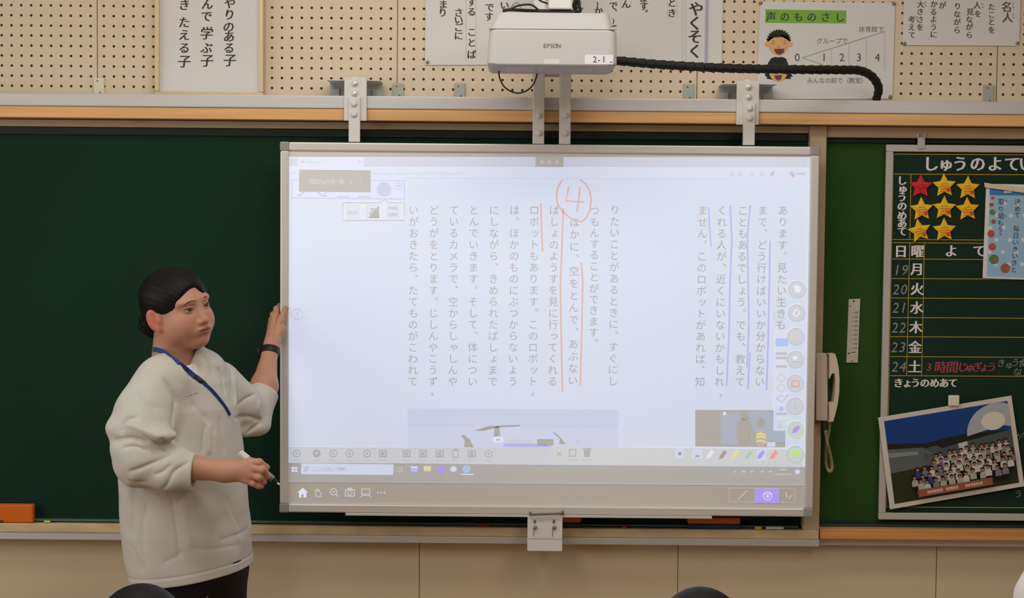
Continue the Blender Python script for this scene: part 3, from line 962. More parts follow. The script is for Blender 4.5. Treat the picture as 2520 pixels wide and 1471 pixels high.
fr = thing('framed_calligraphy', 'framed calligraphy sheet in a pale gold frame, standing on the rail', 'picture frame', (at(512, 228, -.03).x, -.02, ZR + .0006))
fx0, fx1 = at(381, 110, -.03).x, at(648, 110, -.03).x
zf0 = ZR + .0006
zft = 2.62
MB().box(fx0 + .004, fx1 - .004, -.018, -.006, zf0 + .004, zft - .004, M_PAPER).build('backing', fr)
for nm, b in (('bottom_moulding', (fx0, fx1, zf0, zf0 + .013)), ('top_moulding', (fx0, fx1, zft - .013, zft)), ('side_moulding', (fx0, fx0 + .013, zf0 + .0131, zft - .0131)), ('side_moulding', (fx1 - .013, fx1, zf0 + .0131, zft - .0131))):
    MB().box(b[0], b[1], -.032, -.005, b[2], b[3], M_GOLD).build(nm, fr, bevel=.003)
def cal(g, ch, x, y):
    for dx in (0, 1.3): g.char(ch, x + dx, y, 33 if ch in '子学' else 29, -.0186 - dx * .0003, M_INK, slant=.12)


letters((('や', 565, 8), ('り', 564, 36), ('の', 562, 66), ('あ', 563, 90), ('る', 563, 118), ('子', 565, 148), ('ん', 510, 10), ('で', 507, 40), ('学', 508, 82), ('ぶ', 508, 118), ('子', 509, 149), ('き', 453, 12), ('た', 453, 55), ('え', 453, 86), ('る', 453, 118), ('子', 453, 151)), fr, cal)


def sheet(name, label, cat, corners, Y, th=.0006, mt=None):
    t = thing(name, label, cat, (at(*corners[2], Y).x, Y, min(at(*corners[2], Y).z, at(*corners[3], Y).z)))
    m = MB()
    f = [at(x, y, Y) for x, y in corners]
    m.add([tuple(p) for p in f] + [(p.x, p.y + th, p.z) for p in f], [(0, 3, 2, 1), (4, 5, 6, 7), (0, 1, 5, 4), (1, 2, 6, 5), (2, 3, 7, 6), (3, 0, 4, 7)], mt or M_PAPER).build('paper', t)
    return t


# long sheet with the class promises
YS = -.004
ps = sheet('promise_poster', 'large white sheet of vertical handwriting hanging behind the projector', 'poster', [(1048, -60), (1780, -60), (1776, 158), (1046, 160)], YS)
g = MB()
Y1 = YS - .0006
def pro(g, ch, x, y):
    for d in (0, 1.1): g.char(ch, x + d, y, 23, Y1 - d * .0003, M_INK2)


def prob(g, ch, x, y):
    for d in (0, 1.2, 2.4): g.char(ch, x + d, y, 37, Y1 - d * .0002, M_INK2)


letters((('ま', 1090, 11), ('り', 1089, 31), ('さ', 1128, 31), ('い', 1128, 49), ('ご', 1128, 67), ('に', 1128, 88), ('す', 1160, 5), ('る', 1160, 29), ('こ', 1160, 79), ('と', 1160, 105), ('ば', 1160, 134),
                 ('で', 1204, 18), ('す', 1203, 41), ('い', 1241, 13), ('え', 1425, 12), ('で', 1509, 14), ('ん', 1540, 10), ('ま', 1583, -4), ('す', 1584, 15), ('と', 1653, 7), ('き', 1653, 32), ('か', 1472, 27)), ps, pro)
letters((('や', 1712, 22), ('く', 1709, 57), ('そ', 1709, 90), ('く', 1709, 126)), ps, prob, 'title_column')
g.stroke([(1469, 5), (1472, 10), (1469, 15), (1471, 20)], 2.4, Y1, M_INK2).stroke([(1509, 46), (1511, 52), (1508, 59)], 2.4, Y1, M_INK2).stroke([(1506, 65), (1517, 63)], 3, Y1, M_INK2)
g.annulus(1591, 27, 2.6, 1.6, Y1, M_INK2, 10)
g.stroke([(1514, 25), (1518, 27)], 2.4, Y1, M_INK2)
g.build('punctuation', ps)
g = MB()
M_RULE = mat('pale_rule', (186, 182, 180), .7)
M_RULEB = mat('pale_blue_rule', (172, 172, 196), .7)
g.stroke([(1147, -50), (1147, 145), (1171, 145), (1171, -50)], 1.0, Y1 + .0002, M_RULE).stroke([(1643, -50), (1643, 45), (1666, 45), (1666, -50)], 1.0, Y1 + .0002, M_RULE)
g.stroke([(1528, -50), (1528, 17), (1553, 17), (1553, -50)], 1.0, Y1 + .0002, M_RULE)
g.stroke([(1680, -55), (1679, 157)], 1.0, Y1 + .0002, M_RULE).stroke([(1688, -55), (1687, 157)], 1.0, Y1 + .0002, M_RULE)
g.build('ruled_boxes', ps)
MB().stroke([(1741, -55), (1738, 158)], 8.5, Y1 + .0002, M_RULEB).build('blue_line', ps)

# voice level chart
vc = sheet('voice_level_chart', 'white chart with a green title strip, number scale and two drawn faces', 'poster', [(1871, 3), (2203, 7), (2196, 243), (1862, 244)], YS)
M_GREENP = mat('green_title', (122, 178, 66), .7)
g = MB()
g.poly([(1884, 23), (2083, 26), (2082, 57.5), (1883, 56)], Y1, M_GREENP)
g.build('title_strip', vc)
g = MB()
for ch, x in zip('声のものさし', (1897, 1931, 1964, 1997, 2031, 2066)):
    for d in (0, .9): g.char(ch, x + d, 41 + (x - 1897) * .008, 25, Y1 - .0004 - d * .0002, M_INK2)
g.build('title', vc)
g = MB()
M_GP = mat('grey_print', (120, 114, 112), .7)
M_GN = mat('number_print', (84, 82, 82), .7)
for t_, x, y, pt, sz in (('グループで', 2017, 101, 15.5, 16), ('体育館で', 2121, 72, 15.5, 15.5), ('みんなの前で（教室）', 1993, 198, 14.8, 15.5)): MB().line(t_, x, y, pt, sz, Y1, M_GP).build('printed_phrase', vc)
for ch, x in (('0', 1962), ('1', 2028), ('2', 2072), ('3', 2114), ('4', 2159)): g.char(ch, x, 141, 27, Y1, M_GN)
g.build('scale_numbers', vc)
g = MB()
M_LN = mat('thin_line', (150, 138, 132), .7)
g.stroke([(1974, 142), (2179, 77)], 1.3, Y1, M_LN).stroke([(1974, 142), (2010, 154), (2060, 172)], 1.1, Y1, M_LN)
for x, y in ((2046, 121), (2089, 107), (2132, 94), (2177, 79)): g.stroke([(x, y), (x, 172)], .9, Y1, mat('dotted_line', (186, 180, 174), .7))
g.build('scale_lines', vc)
M_FACE = mat('drawn_skin', (222, 172, 112), .7)
M_DHAIR = mat('drawn_hair', (40, 40, 34), .7)
M_DMOUTH = mat('drawn_mouth', (112, 66, 62), .7)
M_DLINE = mat('drawn_line', (120, 84, 54), .7)
M_BLUSH = mat('drawn_blush', (226, 160, 110), .7)
g = MB()
Y2 = Y1
g.disc(1887.5, 109, 5.5, 6.5, Y2, M_FACE, 14).disc(1945.5, 109, 5.5, 6.5, Y2, M_FACE, 14)
g.poly([(1891, 90), (1896, 84), (1938, 84), (1942, 92), (1942, 112), (1938, 122), (1930, 132), (1917, 137), (1904, 133), (1894, 122), (1890, 108)], Y2 - .0003, M_FACE)
hp = [(1889, 103)]
for k in range(13):
    a = math.radians(188 + k * 14.2)
    hp.append((1916.5 + 31 * math.cos(a), 99 + 28 * math.sin(a)))
    a2 = a + math.radians(7)
    hp.append((1916.5 + 26.5 * math.cos(a2), 99 + 24 * math.sin(a2)))
hp += [(1945, 103), (1940, 90), (1932, 92), (1922, 91), (1910, 92), (1900, 91), (1893, 91)]
g.add([at(x, y, Y2 - .0006) for x, y in hp] + [at(1916, 84, Y2 - .0006)], [(i, (i + 1) % len(hp), len(hp)) for i in range(len(hp))], M_DHAIR)
g.poly([(1904, 120), (1931, 120), (1928, 130), (1919, 135), (1910, 132)], Y2 - .0006, M_DMOUTH)
for x0 in (1899, 1928): g.stroke([(x0, 108), (x0 + 3, 106), (x0 + 7, 108)], 1.4, Y2 - .0006, M_DLINE).stroke([(x0, 102), (x0 + 4, 100.5), (x0 + 8, 102)], 1.2, Y2 - .0006, M_DLINE)
g.stroke([(1913, 114), (1917, 116.5), (1920, 114)], 1.3, Y2 - .0006, M_DLINE)
g.disc(1897, 117, 4, 4, Y2 - .0005, M_BLUSH, 12).disc(1936, 117, 4, 4, Y2 - .0005, M_BLUSH, 12)
g.build('upper_drawn_face', vc)
g = MB()
g.poly([(1888, 172), (1890, 155), (1898, 143), (1908, 140), (1916, 141), (1925, 140), (1934, 144), (1940, 158), (1941, 172), (1948, 184), (1951, 188), (1944, 190), (1948, 194), (1936, 194), (1900, 196), (1886, 193), (1888, 190), (1882, 186)], Y2, M_DHAIR)
g.poly([(1893, 168), (1937, 168), (1936, 186), (1930, 196), (1915, 202), (1902, 197), (1894, 186)], Y2 - .0003, M_FACE)
g.poly([(1905, 185), (1925, 185), (1922, 195), (1915, 198), (1908, 194)], Y2 - .0006, M_DMOUTH)
g.disc(1898, 181, 4, 4, Y2 - .0005, M_BLUSH, 12).disc(1932, 181, 4, 4, Y2 - .0005, M_BLUSH, 12)
g.build('lower_drawn_face', vc)

# listening rules sheet at the top right
lr = sheet('listening_poster', 'white sheet of small brush writing pinned at the far right of the perforated wall', 'poster', [(2226, -60), (2513, -60), (2508, 113), (2221, 111)], YS)
M_INK3 = mat('faded_ink', (92, 86, 80), .7)


def lis(g, ch, x, y):
    for d in (0, .8): g.char(ch, x + d, y, 18.5, Y1 - d * .0003, M_INK3)


def lisb(g, ch, x, y):
    for d in (0, 1): g.char(ch, x + d, y, 27, Y1 - d * .0003, M_INK3)


letters((('考', 2243, 48), ('え', 2243, 67), ('て', 2244, 86), ('大', 2265, 11), ('き', 2264, 29), ('さ', 2264, 48), ('を', 2264, 67), ('か', 2298, 10), ('る', 2297, 29), ('よ', 2297, 47), ('う', 2297, 66), ('に', 2297, 85),
                 ('が', 2319, 13), ('り', 2356, 15), ('な', 2355, 35), ('が', 2355, 54), ('ら', 2355, 74), ('見', 2387, 29), ('な', 2385, 48), ('が', 2385, 66), ('ら', 2385, 86), ('人', 2404, 13), ('を', 2406, 34),
                 ('た', 2440, 17), ('こ', 2440, 36), ('と', 2440, 54), ('を', 2440, 74)), lr, lis)
letters((('名', 2477, 17), ('人', 2479, 43)), lr, lisb, 'title_column')
g = MB()
for x, y in ((2278, 10), (2494, 14), (2494, 40), (2418, 14), (2256, 45)): g.stroke([(x - 2, y - 6), (x + 1, y - 2)], 1.4, Y1, M_INK3).stroke([(x - 2, y + 2), (x + 2, y + 5)], 1.4, Y1, M_INK3)
g.build('reading_aids', lr)

M_PIN = mat('brass_pin', (150, 132, 92), .35, metal=.5)
for x, y, lab in ((1052, 153, 'brass drawing pin at the lower left corner of the large promise sheet'), (1872, 7, 'brass drawing pin at the upper left corner of the number chart'),
                  (2200, 9, 'brass drawing pin at the upper right corner of the number chart'), (2191, 238, 'brass drawing pin at the lower right corner of the number chart'),
                  (2226, 107, 'brass drawing pin at the lower left corner of the far right writing sheet'), (2504, 106, 'brass drawing pin at the lower right corner of the far right writing sheet')):
    c = at(x, y, -.007)
    tag(MB().lathe((c.x, YS - .0005, c.z), [(.0052, 0), (.0056, -.0012), (.0042, -.003), (.0015, -.0038)], M_PIN, 'y', 14).build('drawing_pin', smooth=True), lab, 'pin', 'drawing pins on the posters')

M_CLIPC = mat('cream_plate', (222, 214, 190), .5)
M_CLIPG = mat('grey_green_plate', (168, 172, 160), .45, metal=.2)
for x0, y0, x1, m_, lab in ((231, 192, 256, M_CLIPC, 'cream metal plate on the rail below the left panel seam'), (967, 205, 993, M_CLIPG, 'grey metal plate on the rail just right of the left hanger'),
                            (1118, 205, 1144, M_CLIPG, 'grey metal plate on the rail below the large promise sheet'), (1682, 207, 1707, M_CLIPG, 'grey metal plate on the rail left of the right hanger'),
                            (2420, 209, 2445, M_CLIPG, 'grey metal plate on the rail under the far right writing sheet')):
    t = thing('fixing_plate', lab, 'metal plate', (at((x0 + x1) / 2, 230, -.006).x, -.004, ZR), 'fixing plates along the rail')
    xa, xb = at(x0, 220, -.006).x, at(x1, 220, -.006).x
    za = at((x0 + x1) / 2, y0, -.006).z
    MB().box(xa, xb, -.008, -.0005, ZR + .0005, za, m_).build('plate', t, bevel=.001)
    for dx, dz in ((0.004, .010), (-.004, za - ZR - .009)):
        MB().lathe(((xa + xb) / 2 + dx, -.0082, (ZR + .0005 if dz < .02 else ZR) + dz), [(.0026, 0), (.0026, -.0012), (.001, -.002)], mat('screw', (130, 124, 112), .4, metal=.4), 'y', 10).build('screw', t, smooth=True)

# ------------------------------------------------------------------ weekly plan board
YN = -.052
M_NF = mat('notice_frame', (184, 177, 166), .5, metal=.1)
M_NB = mat('plan_board_green', (22, 46, 33), .65, spec=.15, noise=.12, nscale=2.2)
M_YL = mat('yellow_line', (176, 146, 46), .7)
M_CHW = mat('white_letter_paint', (222, 216, 206), .7)
M_CHT = mat('thin_chalk', (138, 142, 128), .8)
M_PINK = mat('pink_chalk', (170, 74, 86), .8)
nb = thing('weekly_plan_board', 'framed dark green weekly plan board with white lettering and yellow lines', 'notice board', (at(2500, 1268, YN).x, -.045, at(2400, 1279, YN).z))
nx0 = at(2172, 815, YN).x; nx1 = nx0 + .93
nz1, nz0 = at(2350, 357, YN).z, at(2350, 1279.5, YN).z
fw = .021
MB().box(nx0 + .01, nx1 - .01, -.046, -.0415, nz0 + .01, nz1 - .01, M_NB).build('writing_surface', nb)
for nm, b in (('top_frame', (nx0, nx1, nz1 - fw, nz1)), ('bottom_frame', (nx0, nx1, nz0, nz0 + fw)), ('side_frame', (nx0, nx0 + fw, nz0 + fw + .0002, nz1 - fw - .0002)), ('side_frame', (nx1 - fw, nx1, nz0 + fw + .0002, nz1 - fw - .0002))):
    MB().box(b[0], b[1], -.054, -.0412, b[2], b[3], M_NF).build(nm, nb, bevel=.002)
YNL = -.0464
g = MB()
for y, x0 in ((379, 2199), (428, 2199), (589, 2197), (597, 2197), (637, 2196), (685, 2194), (733, 2193), (781, 2192), (828, 2191), (877, 2190), (924, 2189), (1247, 2182)):
    g.stroke([(x0, y), (2640, y + 2.5)], 1.8, YNL, M_YL)
for a, b in (((2199, 379), (2182, 1247)), ((2242, 428), (2239, 589)), ((2239, 597), (2231, 924)), ((2275, 597), (2268, 924))): g.stroke([a, b], 1.8, YNL - .0003, M_YL)
g.build('ruled_lines', nb)
g = MB()
def bold(ch, x, y, s, w=1.2, mt=M_CHW, Y=YNL - .0006, n=3):
    for k in range(n): g.char(ch, x + (k - (n - 1) / 2) * w, y + (k % 2) * w * .4, s, Y - .0002 * k, mt)
for ch, x in zip('しゅうのよてい', (2291, 2328, 2363, 2406, 2449, 2491, 2526)): bold(ch, x, 403, 40 if ch not in SMALL else 38, 1.5)
g.build('board_title', nb)
g = MB()
for ch, y in zip('しゅうのめあて', (444, 464, 485, 507, 530, 549, 569)): bold(ch, 2220 + (2 if ch in SMALL else 0), y, 25, 1.1)
g.build('painted_heading', nb)
for ch, x, y in (('日', 2217, 618), ('曜', 2258, 618), ('よ', 2341, 617), ('て', 2410, 617), ('月', 2257, 662), ('火', 2257, 711), ('水', 2256, 757), ('木', 2254, 805), ('金', 2252, 854), ('土', 2251, 902)):
    g = MB()
    bold(ch, x, y, 33, 1.2)
    g.build('day_character', nb)
g = MB()
for ch, x in zip('きょうのめあて', (2211, 2233, 2253, 2276, 2300, 2323, 2345)): bold(ch, x, 942, 25, 1.2)
g.build('painted_heading', nb)
g = MB()
for t_, x, y in (('19', 2208, 664), ('20', 2206, 712), ('21', 2205, 757), ('22', 2203, 806), ('23', 2202, 854), ('24', 2203, 902)):
    g = MB()
    for k, ch in enumerate(t_): g.char(ch, x + k * 19, y, 36, YNL - .0006, M_CHT, .95, slant=.18)
    g.build('chalk_date', nb)
g = MB()
for ch, x, y in (('き', 2464, 893), ('ゅ', 2484, 898), ('う', 2499, 892), ('食', 2517, 893), ('な', 2503, 915), ('し', 2516, 917), ('が', 2508, 1075), ('う', 2506, 1215)): g.char(ch, x, y, 22, YNL - .0006, M_CHT, slant=.15)
g.build('white_chalk_writing', nb)
g = MB()
for ch, x in zip('3時間じゅぎょう', (2286, 2314, 2343, 2368, 2386, 2404, 2422, 2440)):
    for d in (0, 1.2): g.char(ch, x + d, 903, 31 if ch in '時間' else 26, YNL - .0006 - d * .0002, M_PINK, slant=.1)
g.build('pink_chalk_writing', nb)
hk = MB()
c = at(2266, 345, -.05)
hk.box(c.x - .011, c.x + .011, -.0575, -.0545, nz1 - .012, c.z + .006, M_ZINC).box(c.x - .011, c.x + .011, -.0575, -.0505, c.z + .006, c.z + .009, M_ZINC)
hk.box(c.x - .015, c.x - .008, -.0565, -.0505, c.z + .009, c.z + .02, M_ZINC).box(c.x + .006, c.x + .013, -.0565, -.0505, c.z + .009, c.z + .02, M_ZINC)
hk.build('hanging_hook', nb, bevel=.0006)

# star magnets
M_STAR = mat('yellow_star_plastic', (236, 186, 30), .45, noise=.05, nscale=40)
M_STARR = mat('red_star_plastic', (206, 36, 44), .45)
M_SCR = mat('orange_print', (196, 96, 20), .6)
M_SCR2 = mat('dark_red_print', (150, 20, 28), .6)
M_SCR3 = mat('red_print', (214, 70, 30), .6)


def star(px, py, red, tilt, label):
    c = at(px, py, YNL - .004)
    t = thing('star_magnet', label, 'star', (c.x, YNL - .0035, c.z), 'star magnets on the weekly plan board')
    R1, R2 = .0375, .0185
    vs = [(c.x, YNL - .0075, c.z)]
    ring = []
    for k in range(10):
        a = math.radians(90 + tilt + 36 * k)
        r = R1 if k % 2 == 0 else R2
        ring.append((r * math.cos(a), r * math.sin(a)))
    n0 = len(vs)
    vs += [(c.x + x * .93, YNL - .006, c.z + y * .93) for x, y in ring] + [(c.x + x, YNL - .0045, c.z + y) for x, y in ring] + [(c.x + x, YNL - .001, c.z + y) for x, y in ring]
    fs = [(0, n0 + k, n0 + (k + 1) % 10) for k in range(10)]
    for l in (0, 1):
        fs += [(n0 + l * 10 + k, n0 + l * 10 + 10 + k, n0 + l * 10 + 10 + (k + 1) % 10, n0 + l * 10 + (k + 1) % 10) for k in range(10)]
    fs.append(tuple(n0 + 20 + k for k in range(10)))
    MB().add(vs, fs, M_STARR if red else M_STAR).build('star_body', t)
    g = MB()
    r2 = random.Random(int(px * 7 + py))
    Yp = YNL - .0082
    ca, sa = math.cos(math.radians(tilt)), math.sin(math.radians(tilt))
    def q(x, y): return (px + x * ca + y * sa, py - x * sa + y * ca)
    rows = ((-5, 7), (1, 11), (7, 10), (13, 9)) if not red else ((-4, 9), (3, 9))
    for yy, hw in rows:
        x = -hw
        while x < hw:
            l = r2.uniform(2.2, 4.5)
            m_ = M_SCR2 if red else (M_SCR if yy < 3 else r2.choice((M_SCR3, M_SCR, M_SCR3)))
            g.stroke([q(x, yy + r2.uniform(-1, 1)), q(x + l, yy + r2.uniform(-1.2, 1.2))], r2.uniform(.9, 2.0), Yp, m_)
            x += l + 1.0
    if not red:
        g.poly([q(4, 6), q(13, 5), q(14, 14), q(8, 15)][::-1], Yp + .0002, M_SCR3)
    g.build('printed_message', t)


star(2266, 459, True, 0, 'red star magnet at the upper left of the weekly plan board')
star(2324, 457, False, 3, 'yellow star magnet directly right of the red star')
star(2382, 463, False, 0, 'yellow star magnet at the right end of the top star row')
star(2268, 515, False, 3, 'yellow star magnet directly below the red star')
star(2324, 512, False, 0, 'yellow star magnet in the middle of the second star row')
star(2381, 515, False, 3, 'yellow star magnet at the right end of the second star row')
star(2263, 568, False, 12, 'tilted yellow star magnet at the left of the lowest star row')
star(2324, 566, False, 2, 'upright yellow star magnet at the right of the lowest star row')

# blue flyer under a cream bar
YFL = YNL - .004
M_FLY = mat('pale_blue_print', (150, 186, 210), .6)
M_FLYW = mat('flyer_white', (216, 216, 214), .6)
M_FLYB = mat('flyer_blue', (58, 120, 186), .6)
fl = sheet('blue_flyer', 'pale blue spotted flyer hung over the right part of the weekly plan board', 'leaflet', [(2427, 452), (2590, 455), (2584, 690), (2418, 684)], YFL, mt=M_FLYW)
g = MB()
g.poly([(2436, 478), (2588, 484), (2583, 686), (2428, 680)], YFL - .0004, M_FLY)
for i in range(7):
    for j in range(5):
        x, y = 2440 + j * 33 + (16 if i % 2 else 0) - i * 1.3, 500 + i * 30
        if y < 676: g.disc(x, y, 5.5, 5, YFL - .0006, M_FLYW, 10)
g.poly([(2436, 463), (2588, 466), (2588, 482), (2435, 480)], YFL - .0006, M_FLYB)
g.rect(2470, 470, 2490, 474, YFL - .0009, M_FLYW)
g.build('background_print', fl)
g = MB()
M_B1, M_B2, M_B3 = mat('red_spot', (206, 70, 58), .6), mat('brown_spot', (160, 96, 72), .6), mat('green_spot', (70, 130, 72), .6)
for x, y, r, m_ in ((2443, 487, 4, M_B1), (2440, 503, 5.5, M_B2), (2442, 522, 7, M_B3), (2445, 545, 6, M_B2), (2439, 575, 9, M_B1), (2442, 607, 9, M_B1), (2446, 638, 12, M_B3), (2474, 660, 12, M_B2)):
    g.disc(x, y, r, r, YFL - .0009, m_, 14)
    g.disc(x + r * .25, y, r * .6, r * .6, YFL - .0011, M_B2, 12)
g.build('round_spots', fl)
letters((('取', 2464, 496), ('り', 2463, 514), ('組', 2463, 531), ('も', 2462, 548), ('う', 2461, 565), ('。', 2467, 572), ('決', 2504, 496), ('め', 2504, 514), ('て', 2503, 529), ('毎', 2501, 562), ('日', 2500, 579), ('い', 2499, 596), ('き', 2498, 613), ('い', 2497, 629), ('き', 2496, 646), ('と', 2495, 663)), fl, lambda g, ch, x, y: g.char(ch, x, y, 16, YFL - .0013, M_INK2))
letters((('と', 2476, 495), ('く', 2475, 531)), fl, lambda g, ch, x, y: g.char(ch, x, y, 9, YFL - .0013, M_INK2), 'reading_aid')
M_CREAM = mat('cream_plastic', (214, 200, 160), .5)
t = MB()
t.poly([(2423, 448), (2600, 452), (2600, 458), (2432, 456), (2600, 474), (2600, 484), (2424, 461)], YFL - .0022, M_CREAM)
tb = MB()
f = [at(x, y, YFL - .006) for x, y in ((2423, 449), (2440, 452), (2600, 474), (2600, 486), (2424, 461))]
tb.add([tuple(p) for p in f] + [(p.x, YFL - .0014, p.z) for p in f], [(0, 4, 3, 2, 1), (5, 6, 7, 8, 9)] + [(i, (i + 1) % 5, (i + 1) % 5 + 5, i + 5) for i in range(5)], M_CREAM)
tag(tb.build('magnet_bar', bevel=.0008), 'cream magnet bar slanting across the top of the blue flyer', 'magnet')

# class photograph
YC = YNL - .016
corners = [(2161, 1027), (2489, 973), (2521, 1196), (2190, 1253)]
M_PHB = mat('photo_border', (206, 198, 184), .4)
ph = sheet('class_photo', 'tilted group photograph with a white border, magneted to the lower plan board', 'photograph', corners, YC, .0012, M_PHB)


def cp(u_, v_):
    """u across, v down, 0..1 inside the print"""
    a, b, c_, d = [Vector(p) for p in corners]
    return ((a + (b - a) * u_) * (1 - v_) + (d + (c_ - d) * u_) * v_)[:]


g = MB()
Yc = YC - .0004
def q(pts, k, mt): g.poly([cp(*p) for p in pts][::-1], Yc - .0003 * k, mt)
P_SKY, P_HILL, P_BLD, P_GRASS = mat('photo_sky', (22, 62, 128), .35), mat('photo_hill', (30, 34, 30), .35), mat('photo_building', (92, 98, 96), .35), mat('photo_grass', (46, 50, 24), .35)
q([(.04, .05), (.965, .05), (.965, .95), (.04, .95)], 0, P_SKY)
q([(.04, .30), (.2, .33), (.32, .36), (.46, .34), (.62, .33), (.965, .36), (.965, .5), (.04, .5)], 1, P_HILL)
q([(.04, .36), (.30, .40), (.36, .47), (.36, .62), (.04, .62)], 2, P_BLD)
q([(.30, .42), (.40, .40), (.44, .44), (.965, .36), (.965, .62), (.30, .62)], 2, mat('photo_building_far', (72, 84, 84), .35))
q([(.04, .40), (.26, .43), (.26, .47), (.04, .45)], 3, mat('photo_roof', (130, 136, 134), .35))
q([(.56, .42), (.63, .41), (.63, .52), (.57, .53)], 3, mat('photo_white', (190, 190, 182), .35))
q([(.04, .62), (.5, .60), (.965, .56), (.965, .95), (.04, .95)], 3, P_GRASS)
n_ = 16
dome = [(min(.965, .87 + .235 * math.cos(math.radians(180 - 118 * k / n_))), max(.05, .36 - .31 * math.sin(math.radians(180 - 118 * k / n_)))) for k in range(n_ + 1)] + [(.965, .33)]
g.add([at(*cp(*p), Yc - .0012) for p in dome] + [at(*cp(.9, .3), Yc - .0012)], [(i + 1, i, len(dome)) for i in range(len(dome) - 1)], mat('photo_dome', (168, 172, 178), .35))
q([(.84 + .09 * math.cos(2 * pi * k / 16), .24 + .10 * math.sin(2 * pi * k / 16)) for k in range(16)], 5, mat('photo_glow', (214, 208, 192), .35))
g.build('printed_scene', ph)
r3 = random.Random(5)
g = MB()
P_S = [mat('photo_shirt_%s' % n, c, .35) for n, c in (('white', (196, 194, 188)), ('cream', (170, 166, 150)), ('grey', (120, 120, 124)), ('blue', (44, 62, 140)), ('mauve', (110, 100, 140)))]
P_FACE, P_HD, P_DK = mat('photo_face', (176, 112, 84), .35), mat('photo_hair', (26, 22, 20), .35), mat('photo_dark', (30, 26, 26), .35)
rows = ((.50, 12, .36, .94), (.56, 13, .34, .95), (.63, 14, .20, .96), (.70, 14, .18, .95), (.76, 12, .22, .90))
kk = 0
for v0, n_, u0, u1 in rows:
    for i in range(n_):
        uu = u0 + (u1 - u0) * (i + .5) / n_ + r3.uniform(-.012, .012)
        vv = v0 + r3.uniform(-.012, .012) - (.03 if uu > .6 else 0)
        kk += 1
        Yk = Yc - .0016 - .0002 * (kk % 70)
        s_ = P_S[r3.choice((0, 0, 0, 1, 1, 2, 0, 4 if i < 3 else 0, 3 if r3.random() < .3 else 1))]
        hw = .024
        g.poly([cp(uu - hw, vv + .10), cp(uu + hw, vv + .10), cp(uu + hw * 1.0, vv + .05), cp(uu + hw * .5, vv + .028), cp(uu - hw * .5, vv + .028), cp(uu - hw, vv + .05)], Yk, s_)
        g.poly([cp(uu + .016 * math.cos(2 * pi * k / 8), vv + .022 * math.sin(2 * pi * k / 8)) for k in range(8)][::-1], Yk - .0001, P_HD)
        g.poly([cp(uu + .012 * math.cos(2 * pi * k / 8), vv + .010 + .015 * math.sin(2 * pi * k / 8)) for k in range(8)][::-1], Yk - .00015, P_FACE)
        if v0 > .69: g.poly([cp(uu - hw, vv + .13), cp(uu + hw, vv + .13), cp(uu + hw, vv + .10), cp(uu - hw, vv + .10)], Yk + .00002, P_DK)
g.build('printed_group', ph)
g = MB()
q2 = [(.22, .845), (.775, .845), (.775, .925), (.22, .925)]
g.poly([cp(*p) for p in q2][::-1], Yc - .0162, mat('photo_banner', (150, 86, 62), .35))
M_BT = mat('banner_text', (212, 190, 172), .5)
x = .29
r4 = random.Random(3)
while x < .70:
    w_ = r4.uniform(.010, .018)
    if not .40 < x < .41 and not .52 < x < .56:
        g.poly([cp(x, .905), cp(x + w_, .905), cp(x + w_, .872), cp(x, .872)], Yc - .0166, M_BT)
        g.poly([cp(x + .003, .899), cp(x + w_ - .003, .899), cp(x + w_ - .003, .892), cp(x + .003, .892)], Yc - .0168, mat('photo_banner', (150, 86, 62)))
    x += w_ + .004
g.build('caption_strip', ph)
c = at(2346, 985, YC)
tag(MB().box(c.x - .0165, c.x + .0165, YC - .009, YC - .0006, c.z - .0165, c.z + .0165, mat('white_magnet', (220, 208, 190), .5)).build('square_magnet', bevel=.003), 'white square magnet holding the class photograph', 'magnet')

# white strip and wall telephone on the olive panel
st = thing('magnetic_strip', 'narrow white strip with small marks, upright on the olive green panel', 'strip', (at(2100, 892, -.026).x, -.023, at(2100, 892, -.026).z))
m = MB()
f = [at(x, y, -.026) for x, y in ((2089, 736), (2117, 735), (2111, 892), (2083, 892))]
m.add([tuple(p) for p in f] + [(p.x, -.0203, p.z) for p in f], [(0, 3, 2, 1), (4, 5, 6, 7), (0, 1, 5, 4), (1, 2, 6, 5), (2, 3, 7, 6), (3, 0, 4, 7)], mat('strip_plastic', (196, 188, 170), .5)).build('strip_body', st)
g = MB()
M_TICK = mat('faint_ticks', (150, 146, 140), .6)
for k in range(9):
    y = 766 + k * 11
    g.rect(2104 - k * .35, y, 2112 - k * .35, y + 5, -.0264, M_TICK).stroke([(2096 - k * .35, y + 3), (2103 - k * .35, y + 3)], 1, -.0264, M_TICK)
g.build('printed_marks', st)
g = MB()
g.disc(2101, 741, 2.2, 2.6, -.0264, M_INK2, 10).stroke([(2087, 870), (2092, 868)], 3, -.0264, M_INK2).stroke([(2096, 867), (2106, 866)], 2, -.0264, M_INK2).stroke([(2094, 889), (2100, 888)], 1.6, -.0264, M_INK2).disc(2092, 753, 2, 1.4, -.0264, M_INK2, 8)
g.build('ink_marks', st)

